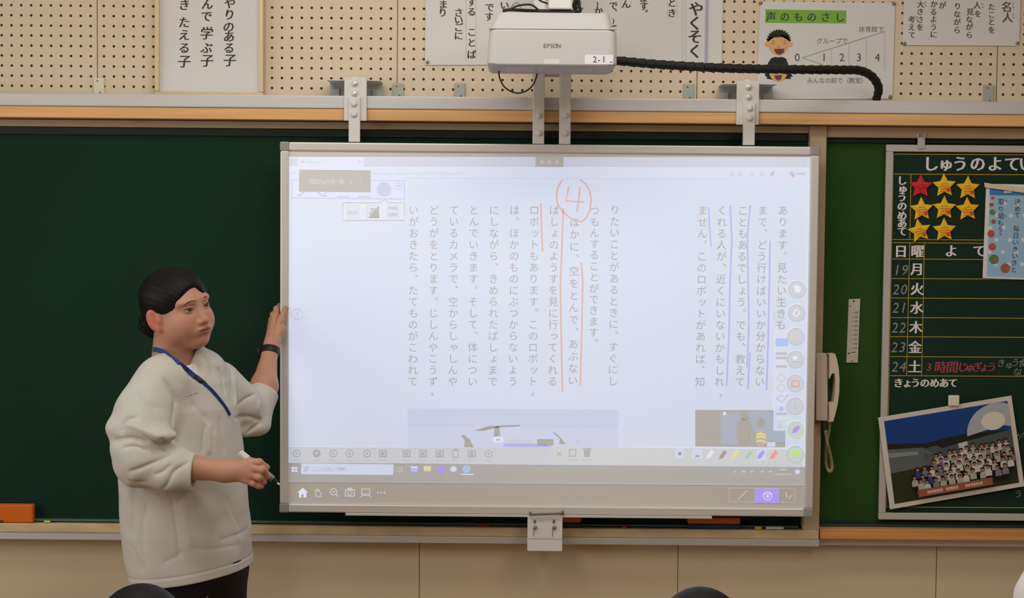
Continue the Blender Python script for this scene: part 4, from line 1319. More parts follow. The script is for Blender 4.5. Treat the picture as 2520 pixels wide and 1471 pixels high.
M_TEL = mat('ivory_telephone', (206, 188, 166), .5, spec=.35)
YT = -.09
tl = thing('wall_telephone', 'ivory wall telephone half hidden behind the right edge of the white board', 'telephone', (at(2030, 1036, YT).x, -.055, at(2030, 1040, YT).z))
def outline(pts, Y): return [(at(x, y, Y).x, at(x, y, Y).z) for x, y in pts]
MB().prism(outline([(2008, 1035), (2008, 869), (2033, 869), (2037, 876), (2038, 1034), (2034, 1036)], YT), 'y', -.088, -.0625, M_TEL).build('base', tl, bevel=.003)
hs = outline([(2036, 871), (2053, 869), (2058, 885), (2062, 905), (2064, 935), (2063, 965), (2059, 995), (2053, 1020), (2048, 1036), (2036, 1036), (2039, 1034), (2039, 993), (2050, 988), (2053, 960), (2054, 935), (2052, 917), (2045, 918), (2040, 930), (2039, 932), (2039, 873)], YT)
MB().prism(hs, 'y', -.104, -.058, M_TEL).build('handset', tl, bevel=.003)
MB().prism(outline([(2038, 920), (2047, 912), (2052, 917), (2052, 950), (2049, 990), (2038, 996)], YT), 'y', -.063, -.0625, mat('handset_recess', (40, 62, 36), .6)).build('recess', tl)
MB().prism(outline([(2026, 1036), (2034, 1036), (2035, 1058), (2027, 1059)], YT), 'y', -.086, -.078, mat('telephone_plug', (46, 46, 42), .5)).build('plug', tl, bevel=.001)
cd = smooth_path([at(2031, 1058, -.082), at(2034, 1080, -.08), at(2041, 1110, -.075), at(2047, 1140, -.07), at(2046, 1156, -.066), at(2039, 1158, -.062), at(2033, 1142, -.06), at(2033, 1110, -.06), at(2036, 1080, -.062), at(2040, 1058, -.066), at(2041, 1036, -.07)], 40)
hl = []
for i, p in enumerate(cd):
    t_ = (cd[min(i + 1, len(cd) - 1)] - cd[max(i - 1, 0)]).normalized()
    n1 = Vector((0, 1, 0)).cross(t_).normalized(); n2 = t_.cross(n1)
    a = i * 1.05
    hl.append(p + (n1 * math.cos(a) + n2 * math.sin(a)) * .0042)
MB().tube(hl, .0013, mat('coiled_cord', (190, 172, 132), .5), 6).build('coiled_cord', tl, smooth=True)

# ------------------------------------------------------------------ erasers and chalk on the tray
M_EO, M_EB, M_ES = mat('orange_eraser_felt', (214, 106, 26), .85, bump=.3, bscale=600), mat('blue_eraser_back', (28, 56, 76), .7), mat('eraser_strap', (70, 66, 60), .7)
zt = ZTR + .0006


def eraser(px0, px1, Y, label, blue_h, h, dep=.04, rot=0.0, orange_top=True):
    xa, xb = at(px0, 1290, Y).x, at(px1, 1290, Y).x
    t = thing('chalkboard_eraser', label, 'eraser', ((xa + xb) / 2, Y + dep / 2, zt), 'chalkboard erasers on the tray')
    if blue_h: MB().box(xa, xb, Y, Y + dep, zt, zt + blue_h, M_EB).build('back', t, bevel=.004)
    MB().box(xa + .001, xb - .001, Y + .0005, Y + dep - .0005, zt + blue_h, zt + h, M_EO).build('felt', t, bevel=.005)
    return t


e1 = eraser(-60, 82, -.0645, 'orange eraser at the left end of the chalk tray', 0, .056, .028)
MB().box(at(-60, 1290, -.065).x, at(8, 1290, -.065).x, -.0651, -.0646, zt + .001, zt + .008, M_ES).build('strap', e1)
e2 = eraser(1692, 1823, -.0645, 'blue backed orange eraser on the tray below the right part of the white board', .016, .036, .036)
e3 = eraser(1310, 1431, -.064, 'blue backed orange eraser half hidden behind the white lock bracket', .016, .036, .036)
def chalk(px0, px1, Y, mt, label, r=.005, name='chalk_stick'):
    a, b = at(px0, 1290, Y), at(px1, 1290, Y)
    tag(MB().tube([(a.x, Y, zt + r), (b.x, Y, zt + r)], r, mt, 12).build(name, smooth=False), label, 'chalk', 'chalk on the tray')
chalk(109, 124, -.058, mat('yellow_chalk', (214, 200, 50), .9), 'yellow chalk stub beside the orange eraser at the left', .0036, 'chalk_stub')
chalk(1177, 1206, -.05, mat('red_chalk', (150, 50, 44), .9), 'dull red chalk left of the white lock bracket', .0048)
chalk(1531, 1542, -.058, mat('crimson_chalk', (190, 40, 60), .9), 'small crimson chalk stub between the two bracket side erasers', .0036, 'chalk_stub')
chalk(1858, 1874, -.058, mat('yellow_chalk', (214, 200, 50), .9), 'yellow chalk stub beside the long white chalk at the right', .0046, 'chalk_stub')
chalk(1885, 1928, -.058, mat('white_chalk', (206, 206, 198), .9), 'long white chalk near the right end of the tray', .0046)
# ------------------------------------------------------------------ bodies: smooth solids meshed on a fine grid
def V3(p): return np.array((p[0], p[1], p[2]), dtype=np.float64)


def smin(a, b, k):
    h = np.clip(0.5 + 0.5 * (b - a) / k, 0, 1)
    return b + (a - b) * h - k * h * (1 - h)


def smax(a, b, k): return -smin(-a, -b, k)


def cone(p, a, b, ra, rb):
    a, b = V3(a), V3(b)
    ba = b - a
    pa = p - a
    h = np.clip(pa @ ba / (ba @ ba), 0, 1)
    return np.linalg.norm(pa - h[:, None] * ba, axis=1) - (ra + (rb - ra) * h)


def chain(p, pts, rs, k=0.01):
    d = None
    for i in range(len(pts) - 1):
        e = cone(p, pts[i], pts[i + 1], rs[i], rs[i + 1])
        d = e if d is None else smin(d, e, k)
    return d


def ell(p, c, r, R=None):
    q = p - V3(c)
    if R is not None: q = q @ R
    r = np.array(r)
    k0 = np.linalg.norm(q / r, axis=1)
    k1 = np.linalg.norm(q / (r * r), axis=1)
    return k0 * (k0 - 1) / np.maximum(k1, 1e-9)


def near(f, c, r):
    """evaluate f only near its own ball"""
    c = V3(c)
    def g(p):
        d = np.linalg.norm(p - c, axis=1) - r
        out = d + 0.05
        m = d < 0.05
        if m.any(): out[m] = f(p[m])
        return out
    return g


def mesh_sdf(f, lo, hi, h, B=8):
    lo = np.array(lo, float); hi = np.array(hi, float)
    nb = np.maximum(np.ceil((hi - lo) / (h * B)).astype(int), 1)
    gi = np.stack(np.meshgrid(*[np.arange(n) for n in nb], indexing='ij'), -1).reshape(-1, 3)
    cc = lo + (gi + 0.5) * (h * B)
    act = np.abs(f(cc)) < h * B * 0.87 * 1.5 + 0.004
    blocks = gi[act]
    dims = nb * B + 2
    def key(ijk): return (ijk[..., 0] * dims[1] + ijk[..., 1]) * dims[2] + ijk[..., 2]
    l = np.arange(B + 1)
    loc = np.stack(np.meshgrid(l, l, l, indexing='ij'), -1)
    VK, VP, EQ = [], [], []
    CH = max(1, 200000 // (B + 1) ** 3)
    corners = [(i, j, k) for i in (0, 1) for j in (0, 1) for k in (0, 1)]
    edges = [(a, b) for a in range(8) for b in range(a + 1, 8) if sum(abs(x - y) for x, y in zip(corners[a], corners[b])) == 1]
    for s in range(0, len(blocks), CH):
        bl = blocks[s:s + CH]
        G = bl[:, None, None, None, :] * B + loc[None]
        P = lo + G * h
        D = f(P.reshape(-1, 3)).reshape(P.shape[:-1])
        D = np.where(D == 0, 1e-9, D)
        c = np.stack([D[:, i:i + B, j:j + B, k:k + B] for i, j, k in corners], -1)
        neg = (c < 0)
        m = neg.any(-1) & ~neg.all(-1)
        if m.any():
            cd = c[m]
            base = G[:, :B, :B, :B][m]
            acc = np.zeros((len(cd), 3)); cnt = np.zeros(len(cd))
            for a, b in edges:
                x = (cd[:, a] < 0) != (cd[:, b] < 0)
                t = np.where(x, cd[:, a] / np.where(x, cd[:, a] - cd[:, b], 1), 0)
                pa, pb = np.array(corners[a]), np.array(corners[b])
                acc += np.where(x[:, None], pa + t[:, None] * (pb - pa), 0)
                cnt += x
            VK.append(key(base)); VP.append(lo + (base + acc / cnt[:, None]) * h)
        for ax in range(3):
            sl0 = [slice(None)] + [slice(0, B)] * 3
            sl1 = list(sl0); sl1[ax + 1] = slice(1, B + 1)
            d0, d1 = D[tuple(sl0)], D[tuple(sl1)]
            x = (d0 < 0) != (d1 < 0)
            if not x.any(): continue
            g0 = G[:, :B, :B, :B][x]
            flip = (d0[x] < 0)
            u, v = np.eye(3, dtype=int)[(ax + 1) % 3], np.eye(3, dtype=int)[(ax + 2) % 3]
            q = np.stack([key(g0 - u - v), key(g0 - v), key(g0), key(g0 - u)], -1)
            q[~flip] = q[~flip][:, ::-1]
            ok = (g0 - u - v >= 0).all(-1)
            EQ.append(q[ok])
    VK = np.concatenate(VK); VP = np.concatenate(VP); EQ = np.concatenate(EQ)
    o = np.argsort(VK); VK, VP = VK[o], VP[o]
    idx = np.clip(np.searchsorted(VK, EQ), 0, len(VK) - 1)
    good = (VK[idx] == EQ).all(-1)
    return VP, idx[good]


def np_object(name, VP, Q, mats, parent=None, col=None, loc=None):
    me = bpy.data.meshes.new(name)
    me.vertices.add(len(VP)); me.vertices.foreach_set('co', VP.astype(np.float32).ravel())
    me.loops.add(Q.size); me.loops.foreach_set('vertex_index', Q.astype(np.int32).ravel())
    me.polygons.add(len(Q))
    me.polygons.foreach_set('loop_start', np.arange(0, Q.size, 4, dtype=np.int32))
    me.update(calc_edges=True)
    me.polygons.foreach_set('use_smooth', np.ones(len(Q), bool))
    if col is not None:
        at_ = me.color_attributes.new('tint', 'FLOAT_COLOR', 'POINT')
        at_.data.foreach_set('color', np.concatenate([col, np.ones((len(col), 1))], 1).astype(np.float32).ravel())
    for m in mats: me.materials.append(m)
    me.validate()
    o = bpy.data.objects.new(name, me)
    COL.objects.link(o)
    if parent is not None: child(o, parent)
    return o


def trace(f, pixels, y0=-1.2, y1=0.0, n=90):
    """points where the sight lines of photo pixels first meet the solid f"""
    P = np.array([V3(at(x, y, y0)) for x, y in pixels]); Q = np.array([V3(at(x, y, y1)) for x, y in pixels])
    d = (Q - P); L = np.linalg.norm(d, axis=1); d = d / L[:, None]
    t = np.zeros(len(P)); hit = np.zeros(len(P), bool)
    for _ in range(n):
        v = f(P + d * t[:, None])
        hit |= (v < 0.0006)
        t = np.where(hit, t, t + np.maximum(v * 0.7, 0.0004))
    return P + d * t[:, None], hit


def skin_material(name='skin'):
    m = mat(name, (190, 138, 114), .48, spec=.35, bump=.04, bscale=700)
    nt = m.node_tree
    a = nt.nodes.new('ShaderNodeAttribute'); a.attribute_name = 'tint'
    nt.links.new(a.outputs['Color'], nt.nodes['Principled BSDF'].inputs['Base Color'])
    nt.nodes['Principled BSDF'].inputs['Subsurface Weight'].default_value = 0.12
    nt.nodes['Principled BSDF'].inputs['Subsurface Radius'].default_value = (.008, .003, .0015)
    return m


M_SKIN = skin_material()
M_HAIR = mat('black_hair', (9, 8, 7), .55, spec=.22, bump=.3, bscale=60, stretch=(1.0, 1.0, 5.0))
M_SMOCK = mat('off_white_smock', (195, 191, 179), .78, spec=.2, bump=.12, bscale=700)
_nt = M_SMOCK.node_tree
_b = _nt.nodes['Principled BSDF']
_old = _b.inputs['Normal'].links[0].from_node
_n = _nt.nodes.new('ShaderNodeTexNoise')
_n.inputs['Scale'].default_value = 9
_n.inputs['Detail'].default_value = 1.5
_n.inputs['Distortion'].default_value = .3
_nt.links.new(_old.inputs['Height'].links[0].from_node.inputs['Vector'].links[0].from_socket, _n.inputs['Vector'])
_bp = _nt.nodes.new('ShaderNodeBump')
_bp.inputs['Strength'].default_value = .4
_bp.inputs['Distance'].default_value = .012
_nt.links.new(_n.outputs['Fac'], _bp.inputs['Height'])
_nt.links.new(_old.outputs[0], _bp.inputs['Normal'])
_nt.links.new(_bp.outputs[0], _b.inputs['Normal'])
M_TROUS = mat('black_trousers', (22, 22, 24), .8)
SKIN = np.array(rgb(188, 136, 112)[:3]); LIP = np.array(rgb(164, 88, 80)[:3]); BLUSH = np.array(rgb(190, 120, 100)[:3])

# --- head frame of the teacher
YAW = math.radians(53); ROLLH = math.radians(11); PIT = math.radians(1)
Fw = V3((math.sin(YAW), -math.cos(YAW), 0)); Lf = V3((math.cos(YAW), math.sin(YAW), 0)); Up = V3((0, 0, 1))
L2 = Lf * math.cos(ROLLH) + Up * math.sin(ROLLH); U2 = Up * math.cos(ROLLH) - Lf * math.sin(ROLLH)
F3 = Fw * math.cos(PIT) + U2 * math.sin(PIT); U3 = U2 * math.cos(PIT) - Fw * math.sin(PIT)
HR = np.stack([F3, L2, U3], 1)             # columns: forward, left, up
HS = 1.0
EYE = V3(at(489, 756, -.615))
HO = EYE - HR @ np.array((.084, 0, 0)) * HS


def hl_(p): return (p - HO) @ HR / HS      # world -> head


def hw(q): return HO + HR @ np.array(q, float) * HS


def rotY(a):
    c, s = math.cos(a), math.sin(a)
    return np.array(((c, 0, s), (0, 1, 0), (-s, 0, c)))


def rotX(a):
    c, s = math.cos(a), math.sin(a)
    return np.array(((1, 0, 0), (0, c, -s), (0, s, c)))


def rotZ(a):
    c, s = math.cos(a), math.sin(a)
    return np.array(((c, -s, 0), (s, c, 0), (0, 0, 1)))


def head_local(q):
    y = np.abs(q[:, 1])
    s = np.stack([q[:, 0], y, q[:, 2]], 1)
    d = ell(s, (-.012, 0, .026), (.092, .074, .0745))
    d = smin(d, ell(s, (.028, 0, -.036), (.058, .062, .072)), .03)
    d = smin(d, ell(s, (.061, 0, -.090), (.025, .029, .021)), .03)
    d = smin(d, ell(s, (.054, .032, -.042), (.029, .029, .031)), .03)
    d = smin(d, ell(s, (.004, .047, -.060), (.031, .018, .030)), .03)
    d = smin(d, ell(s, (.066, .018, .020), (.022, .034, .012)), .018)          # brow
    d = smax(d, -ell(s, (.099, .031, .001), (.014, .019, .0115)), .012)        # sockets
    d = smin(d, ell(s, (.0722, .0295, .000), (.0138, .0155, .0125)), .004)      # lids
    d = smax(d, -ell(s, (.0905, .0305, -.0010), (.0105, .0132, .0031), rotX(math.radians(7))), .0015)
    d = smin(d, cone(s, (.080, 0, .004), (.0975, 0, -.034), .0075, .0105), .013)  # nose
    d = smin(d, ell(s, (.089, .0115, -.0385), (.011, .0075, .0075)), .006)
    d = smax(d, -ell(s, (.0975, .0065, -.0445), (.005, .0035, .003)), .003)
    d = smin(d, ell(s, (.080, 0, -.060), (.017, .027, .016)), .014)            # mouth mound
    d = smin(d, ell(s, (.0918, .006, -.0575), (.0072, .0150, .0042)), .004)
    d = smin(d, ell(s, (.0908, 0, -.0660), (.0078, .0155, .0050)), .004)
    d = smax(d, -ell(s, (.1005, 0, -.0618), (.0080, .0225, .0011)), .0018)
    d = smax(d, -ell(s, (.0935, 0, -.0775), (.006, .016, .0035)), .008)
    R = rotZ(math.radians(-24)) @ rotY(math.radians(-14))
    C = np.array((-.010, .080, -.020))
    def loc_(x, y, z): return C + R @ np.array((x, y, z))
    e = ell(s, C, (.0195, .0062, .031), R)
    e = smin(e, ell(s, loc_(.007, -.001, -.026), (.010, .0055, .011), R), .006)
    e = smax(e, -ell(s, loc_(.003, .0075, .004), (.0115, .0060, .0205), R), .003)
    e = smin(e, ell(s, loc_(.0135, .002, -.006), (.0055, .0055, .0085), R), .004)
    e = smin(e, ell(s, loc_(-.002, .0015, .002), (.0045, .0035, .0165), R), .003)
    e = smin(e, ell(s, (.004, .068, -.020), (.010, .010, .022)), .006)
    return smin(d, e, .006)


NECK0, NECK1 = hw((-.022, 0, -.06)), V3(at(428, 915, -.535))
# --- skeleton of the arms (photo pixel + distance from the wall)
SH1, EL1, WR1 = at(378, 950, -.66), at(348, 1132, -.745), at(553, 1158, -.745)
SH2, EL2, WR2 = at(538, 950, -.43), at(622, 1018, -.355), at(665, 862, -.215)


def pts(l): return [at(x, y, Y) for x, y, Y in l]


def right_hand(p):
    d = None
    for k, r in (((617, 1137, -.757), .0125), ((621, 1151, -.762), .013), ((618, 1167, -.762), .0125), ((606, 1180, -.757), .0115)):
        e = cone(p, at(566, 1158, -.747), at(*k), .019, r)
        d = e if d is None else smin(d, e, .012)
    for l, r in (([(615, 1136, -.758), (638, 1137, -.765), (655, 1150, -.748), (650, 1160, -.727)], (.0105, .0095, .0085, .0075)),
                 ([(620, 1151, -.763), (646, 1155, -.770), (658, 1171, -.750), (648, 1177, -.728)], (.0108, .0098, .0086, .0076)),
                 ([(617, 1167, -.763), (638, 1174, -.769), (648, 1185, -.750), (638, 1188, -.730)], (.0104, .0094, .0083, .0074)),
                 ([(605, 1180, -.758), (624, 1189, -.762), (636, 1195, -.758), (643, 1197, -.752)], (.0095, .0085, .0077, .0066)),
                 ([(578, 1146, -.738), (606, 1142, -.712), (628, 1148, -.708), (643, 1158, -.712)], (.015, .0115, .0098, .0082))):
        d = smin(d, chain(p, pts(l), r, .004), .0035)
    return d


def left_hand(p):
    d = None
    for k, r in (((678, 776, -.135), .0125), ((671, 788, -.118), .013), ((668, 802, -.104), .0125), ((670, 817, -.094), .0115)):
        e = cone(p, at(669, 842, -.195), at(*k), .016, r)
        d = e if d is None else smin(d, e, .012)
    d = smin(d, cone(p, at(676, 838, -.19), at(692, 809, -.172), .016, .0150), .012)
    for l, r in (([(678, 777, -.134), (681, 760, -.116), (689, 753, -.097), (706, 752, -.0945)], (.0105, .0095, .0085, .0075)),
                 ([(671, 789, -.117), (673, 774, -.101), (684, 768, -.0935), (703, 767, -.0930)], (.0108, .0098, .0086, .0076)),
                 ([(668, 803, -.103), (671, 789, -.0930), (684, 784, -.0925), (702, 783, -.0920)], (.0104, .0094, .0083, .0074)),
                 ([(670, 817, -.094), (674, 805, -.0920), (684, 801, -.0920), (698, 800, -.0920)], (.0095, .0085, .0077, .0066)),
                 ([(682, 818, -.178), (690, 790, -.166), (698, 772, -.155), (704, 758, -.1515)], (.015, .0118, .0098, .0082))):
        d = smin(d, chain(p, pts(l), r, .004), .0035)
    return d


f_head = near(lambda p: head_local(hl_(p)) * HS, HO, .13)
f_rh = near(right_hand, at(610, 1160, -.745), .09)
f_lh = near(left_hand, at(680, 800, -.13), .1)


def arms(p):
    d = cone(p, SH1, EL1, .046, .040)
    d = smin(d, chain(p, [EL1, at(430, 1145, -.745), WR1, at(572, 1158, -.747)], (.040, .037, .0265, .024), .02), .02)
    e = cone(p, SH2, EL2, .046, .041)
    e = smin(e, chain(p, [EL2, at(650, 950, -.295), WR2, at(671, 845, -.195)], (.042, .037, .0205, .019), .02), .02)
    d = np.minimum(d, e)
    d = smin(d, ell(p, at(440, 985, -.53), (.11, .075, .05)), .05)
    return d


def body(p):
    d = smin(f_head(p), cone(p, NECK0, NECK1, .056, .064), .022)
    d = smin(d, arms(p), .03)
    d = smin(d, f_rh(p), .014)
    return smin(d, f_lh(p), .014)


def box_of(px0, py0, px1, py1, Y0, Y1):
    c = [at(x, y, Y) for x in (px0, px1) for y in (py0, py1) for Y in (Y0, Y1)]
    return [min(v[i] for v in c) for i in range(3)], [max(v[i] for v in c) for i in range(3)]


lo, hi = box_of(250, 640, 725, 1240, -.86, -.06)
VP, Q = mesh_sdf(body, lo, hi, .0014)
q = hl_(VP); ya = np.abs(q[:, 1])
col = np.tile(SKIN, (len(VP), 1))
inhead = np.linalg.norm(q, axis=1) < .14
lipm = np.clip(1 - np.sqrt(((q[:, 1]) / .0225) ** 2 + ((q[:, 2] + .0625 - .0015 * (ya > .004)) / .0098) ** 2), 0, 1)
lipm = np.clip(lipm * 3.2, 0, 1) * (q[:, 0] > .08) * inhead
bl = np.clip(1 - np.sqrt(((ya - .042) / .03) ** 2 + ((q[:, 2] + .034) / .024) ** 2), 0, 1) * (q[:, 0] > .03) * inhead * .6
nz = np.clip(1 - np.sqrt((q[:, 1] / .018) ** 2 + ((q[:, 2] + .037) / .013) ** 2), 0, 1) * (q[:, 0] > .085) * inhead * .5
ear = np.clip((ya - .068) / .01, 0, 1) * (np.abs(q[:, 0] + .006) < .03) * inhead * .7
for mk, c in ((bl, BLUSH), (nz, BLUSH), (ear, np.array(rgb(196, 116, 92)[:3])), (lipm, LIP)):
    col = col * (1 - mk[:, None]) + c * mk[:, None]
kn = np.zeros(len(VP))
for k_ in ((650, 1152, -.75), (655, 1170, -.752), (646, 1184, -.752), (640, 1196, -.755)):
    kn = np.maximum(kn, np.clip(1 - np.linalg.norm(VP - V3(at(*k_)), axis=1) / .02, 0, 1))
col = col * (1 - .5 * kn[:, None]) + np.array(rgb(190, 110, 98)[:3]) * (.5 * kn[:, None])
feet = V3(at(455, 1400, -.55)); feet[2] = 0
person = thing('person', 'teacher in an off-white smock holding a marker, one hand on the board edge', 'person', Vector(feet))
np_object('body', VP, Q, [M_SKIN], person, col)

# eyes, lashes and brows
M_EYEW, M_IRIS = mat('eye_white', (140, 126, 118), .25, spec=.5), mat('dark_iris', (34, 24, 20), .2, spec=.6)
for sgn in (-1, 1):
    c = hw((.0728, .0297 * sgn, -.0005))
    gz = V3((.72, -.62, -.05)); gz = F3 * .97 + L2 * .12 - U3 * .02; gz /= np.linalg.norm(gz)
    R_ = Vector(gz).to_track_quat('Z', 'Y').to_matrix()
    vs, fs, ms = [], [], []
    NR, NS = 12, 20
    for i in range(NR + 1):
        a = pi * i / NR * .5
        for k in range(NS):
            b = 2 * pi * k / NS
            vs.append(Vector(c) + R_ @ Vector((math.sin(a) * math.cos(b), math.sin(a) * math.sin(b), math.cos(a))) * .0122)
    m = MB()
    w_, i_ = m.slot(M_EYEW), m.slot(M_IRIS)
    m.v = [tuple(v) for v in vs]
    for i in range(NR):
        for k in range(NS):
            m.f.append((i * NS + k, i * NS + (k + 1) % NS, (i + 1) * NS + (k + 1) % NS, (i + 1) * NS + k))
            m.m.append(i_ if i < 6 else w_)
    m.build('eye', person, smooth=True)
M_BROW = mat('brow_hair', (52, 36, 30), .7)


def ribbon(name, f, px, w, th, mt, parent, lift=.0):
    P, hit = trace(f, px, -1.0, -.2)
    P = [Vector(a) for a in P]
    m = MB()
    rs = [w * (0.35 + 0.65 * math.sin(pi * min(1, max(0, (i + .6) / (len(P) + .2))))) for i in range(len(P))]
    return m.tube(P, rs, mt, 8).build(name, parent, smooth=True)


def dens(px, n=5):
    return [(p.x, p.y) for p in smooth_path([(x, y, 0) for x, y in px], n)]


for l in ([(452, 752), (458, 747), (466, 742.5), (474, 740.5), (482, 740)], [(501, 733), (505, 730), (510, 730)]):
    ribbon('eyebrow', f_head, dens(l), .0012, .001, M_BROW, person)
eyeL = [hw((.088, -.0300 + dy, dz - dy * .12)) for dy, dz in ((-.0150, .0005), (-.011, .0030), (-.005, .0046), (.001, .0047), (.007, .0036), (.0118, .0008))]
eyeR = [hw((.088, .0300 - dy, dz - dy * .12)) for dy, dz in ((-.0150, .0005), (-.011, .0030), (-.005, .0046), (.001, .0047), (.007, .0036), (.0118, .0008))]
for e in (eyeL, eyeR):
    P = np.array(e); dirv = F3
    P = P + dirv * .02
    t = np.zeros(len(P))
    for _ in range(60): t += np.maximum(f_head(P - dirv * t[:, None]) * .7, 0)
    P = P - dirv * (t[:, None])
    MB().tube(smooth_path([Vector(a) for a in P], 4), [.0008 + .0011 * math.sin(pi * min(1., (i + 3) / 21)) for i in range(21)], M_BROW, 6).build('eyelash', person, smooth=True)

# hair
def hair(p):
    q = hl_(p)
    s = np.stack([q[:, 0], np.abs(q[:, 1]), q[:, 2]], 1)
    d = ell(q, (-.014, 0, .029), (.1005, .0825, .0790))
    d = smin(d, ell(s, (-.056, .02, -.016), (.042, .046, .046)), .025)
    fx = q[:, 0] - .030 * np.clip((q[:, 1] - .008) / .035, 0, 1)
    ang = np.arctan2(q[:, 1], q[:, 2] + .03)
    d = d + .0004 * np.sin(ang * 46 + q[:, 0] * 50) * np.clip((q[:, 2] + .02) / .05, 0, 1)
    l1 = np.maximum(-.005 + .72 * (fx - .041), -.0075)
    l2 = .0115 + 3.2 * (fx - .061)
    a1 = smax((l1 - q[:, 2]) / 1.2, (l2 - q[:, 2]) / 3.35, .010)            # bare skin below the swept fringe
    cut = np.minimum(-a1, 9)
    beh = smax(q[:, 0] + .034, q[:, 2] - .0, .004)                            # behind the ear the hair goes on down
    d = smax(d, smin(a1, -(-q[:, 0] - .030), .006), .006)
    d = smin(d, ell(q, (-.040, 0, -.066), (.030, .038, .034)), .016)
    b = ell(q, (-.110, .0, -.048), (.038, .044, .040))
    b = b + .003 * np.sin(q[:, 1] * 150 + q[:, 2] * 110) * np.sin(q[:, 0] * 170 + q[:, 2] * 80)
    return smin(d, b, .007)


c0 = V3(HO)
VP, Q = mesh_sdf(hair, c0 - .19, c0 + .19, .0022)
np_object('hair', VP, Q, [M_HAIR], person)

# --- the smock
TF = V3((math.sin(math.radians(48)), -math.cos(math.radians(48)), 0)); TL = V3((math.cos(math.radians(48)), math.sin(math.radians(48)), 0))
ST = [(860, 436, .060, .062), (905, 440, .106, .082), (940, 443, .142, .103), (1000, 440, .172, .128), (1100, 446, .180, .140), (1200, 452, .185, .145), (1300, 460, .188, .148), (1380, 468, .183, .144), (1450, 478, .176, .139)]
zs_, xs_, as_, bs_, ys_ = [], [], [], [], []
for py, cx, a, b in ST:
    c = at(cx, py, -.55)
    zs_.append(c.z); xs_.append(c.x); as_.append(a); bs_.append(b)
zs_, xs_, as_, bs_ = [np.array(v)[::-1] for v in (zs_, xs_, as_, bs_)]
HEM = at(475, 1409, -.55)
HSL = (at(618, 1382, -.5).z - at(333, 1432, -.6).z) / (at(618, 1382, -.5).x - at(333, 1432, -.6).x)


def torso(p, shrink=0.0):
    z = p[:, 2]
    cx = np.interp(z, zs_, xs_); a = np.interp(z, zs_, as_) - shrink; b = np.interp(z, zs_, bs_) - shrink
    dx, dy = p[:, 0] - cx, p[:, 1] + .55
    u, v = dx * TL[0] + dy * TL[1], dx * TF[0] + dy * TF[1]
    k = np.sqrt((u / a) ** 2 + (v / b) ** 2)
    g = np.sqrt((u / a ** 2) ** 2 + (v / b ** 2) ** 2)
    d = k * (k - 1) / np.maximum(g, 1e-6)
    d = np.where(k < .25, -np.minimum(a, b) * .8, d)
    return np.maximum(d, z - zs_[-1])


S1 = [at(402, 942, -.64), at(357, 1020, -.70), at(350, 1066, -.73), at(350, 1128, -.745)]
S2 = [at(350, 1128, -.745), at(415, 1150, -.748), at(476, 1162, -.748)]
S3 = [at(535, 948, -.44), at(590, 1000, -.385), at(617, 1020, -.355)]
S4 = [at(617, 1020, -.355), at(645, 972, -.312)]


def smock0(p):
    d = torso(p)
    d = smin(d, ell(p, at(470, 900, -.5), (.09, .07, .05)), .05)
    e = chain(p, S1, (.076, .078, .077, .073), .02)
    e = smin(e, chain(p, S2, (.072, .062, .0475), .01), .015)
    d = smin(d, e, .028)
    e = chain(p, S3, (.070, .062, .056), .02)
    e = smin(e, chain(p, S4, (.055, .046), .01), .015)
    d = smin(d, e, .028)
    # gathered bulges where the pushed-up sleeves bunch
    for c, r in (((300, 1052, -.73), (.040, .05, .030)), ((392, 1070, -.785), (.045, .03, .020)), ((318, 1105, -.76), (.045, .045, .028)), ((405, 1180, -.785), (.04, .02, .022)),
                 ((632, 1048, -.375), (.035, .035, .026)), ((600, 1060, -.40), (.022, .03, .016))):
        d = smin(d, ell(p, at(*c), r), .022)
    return d


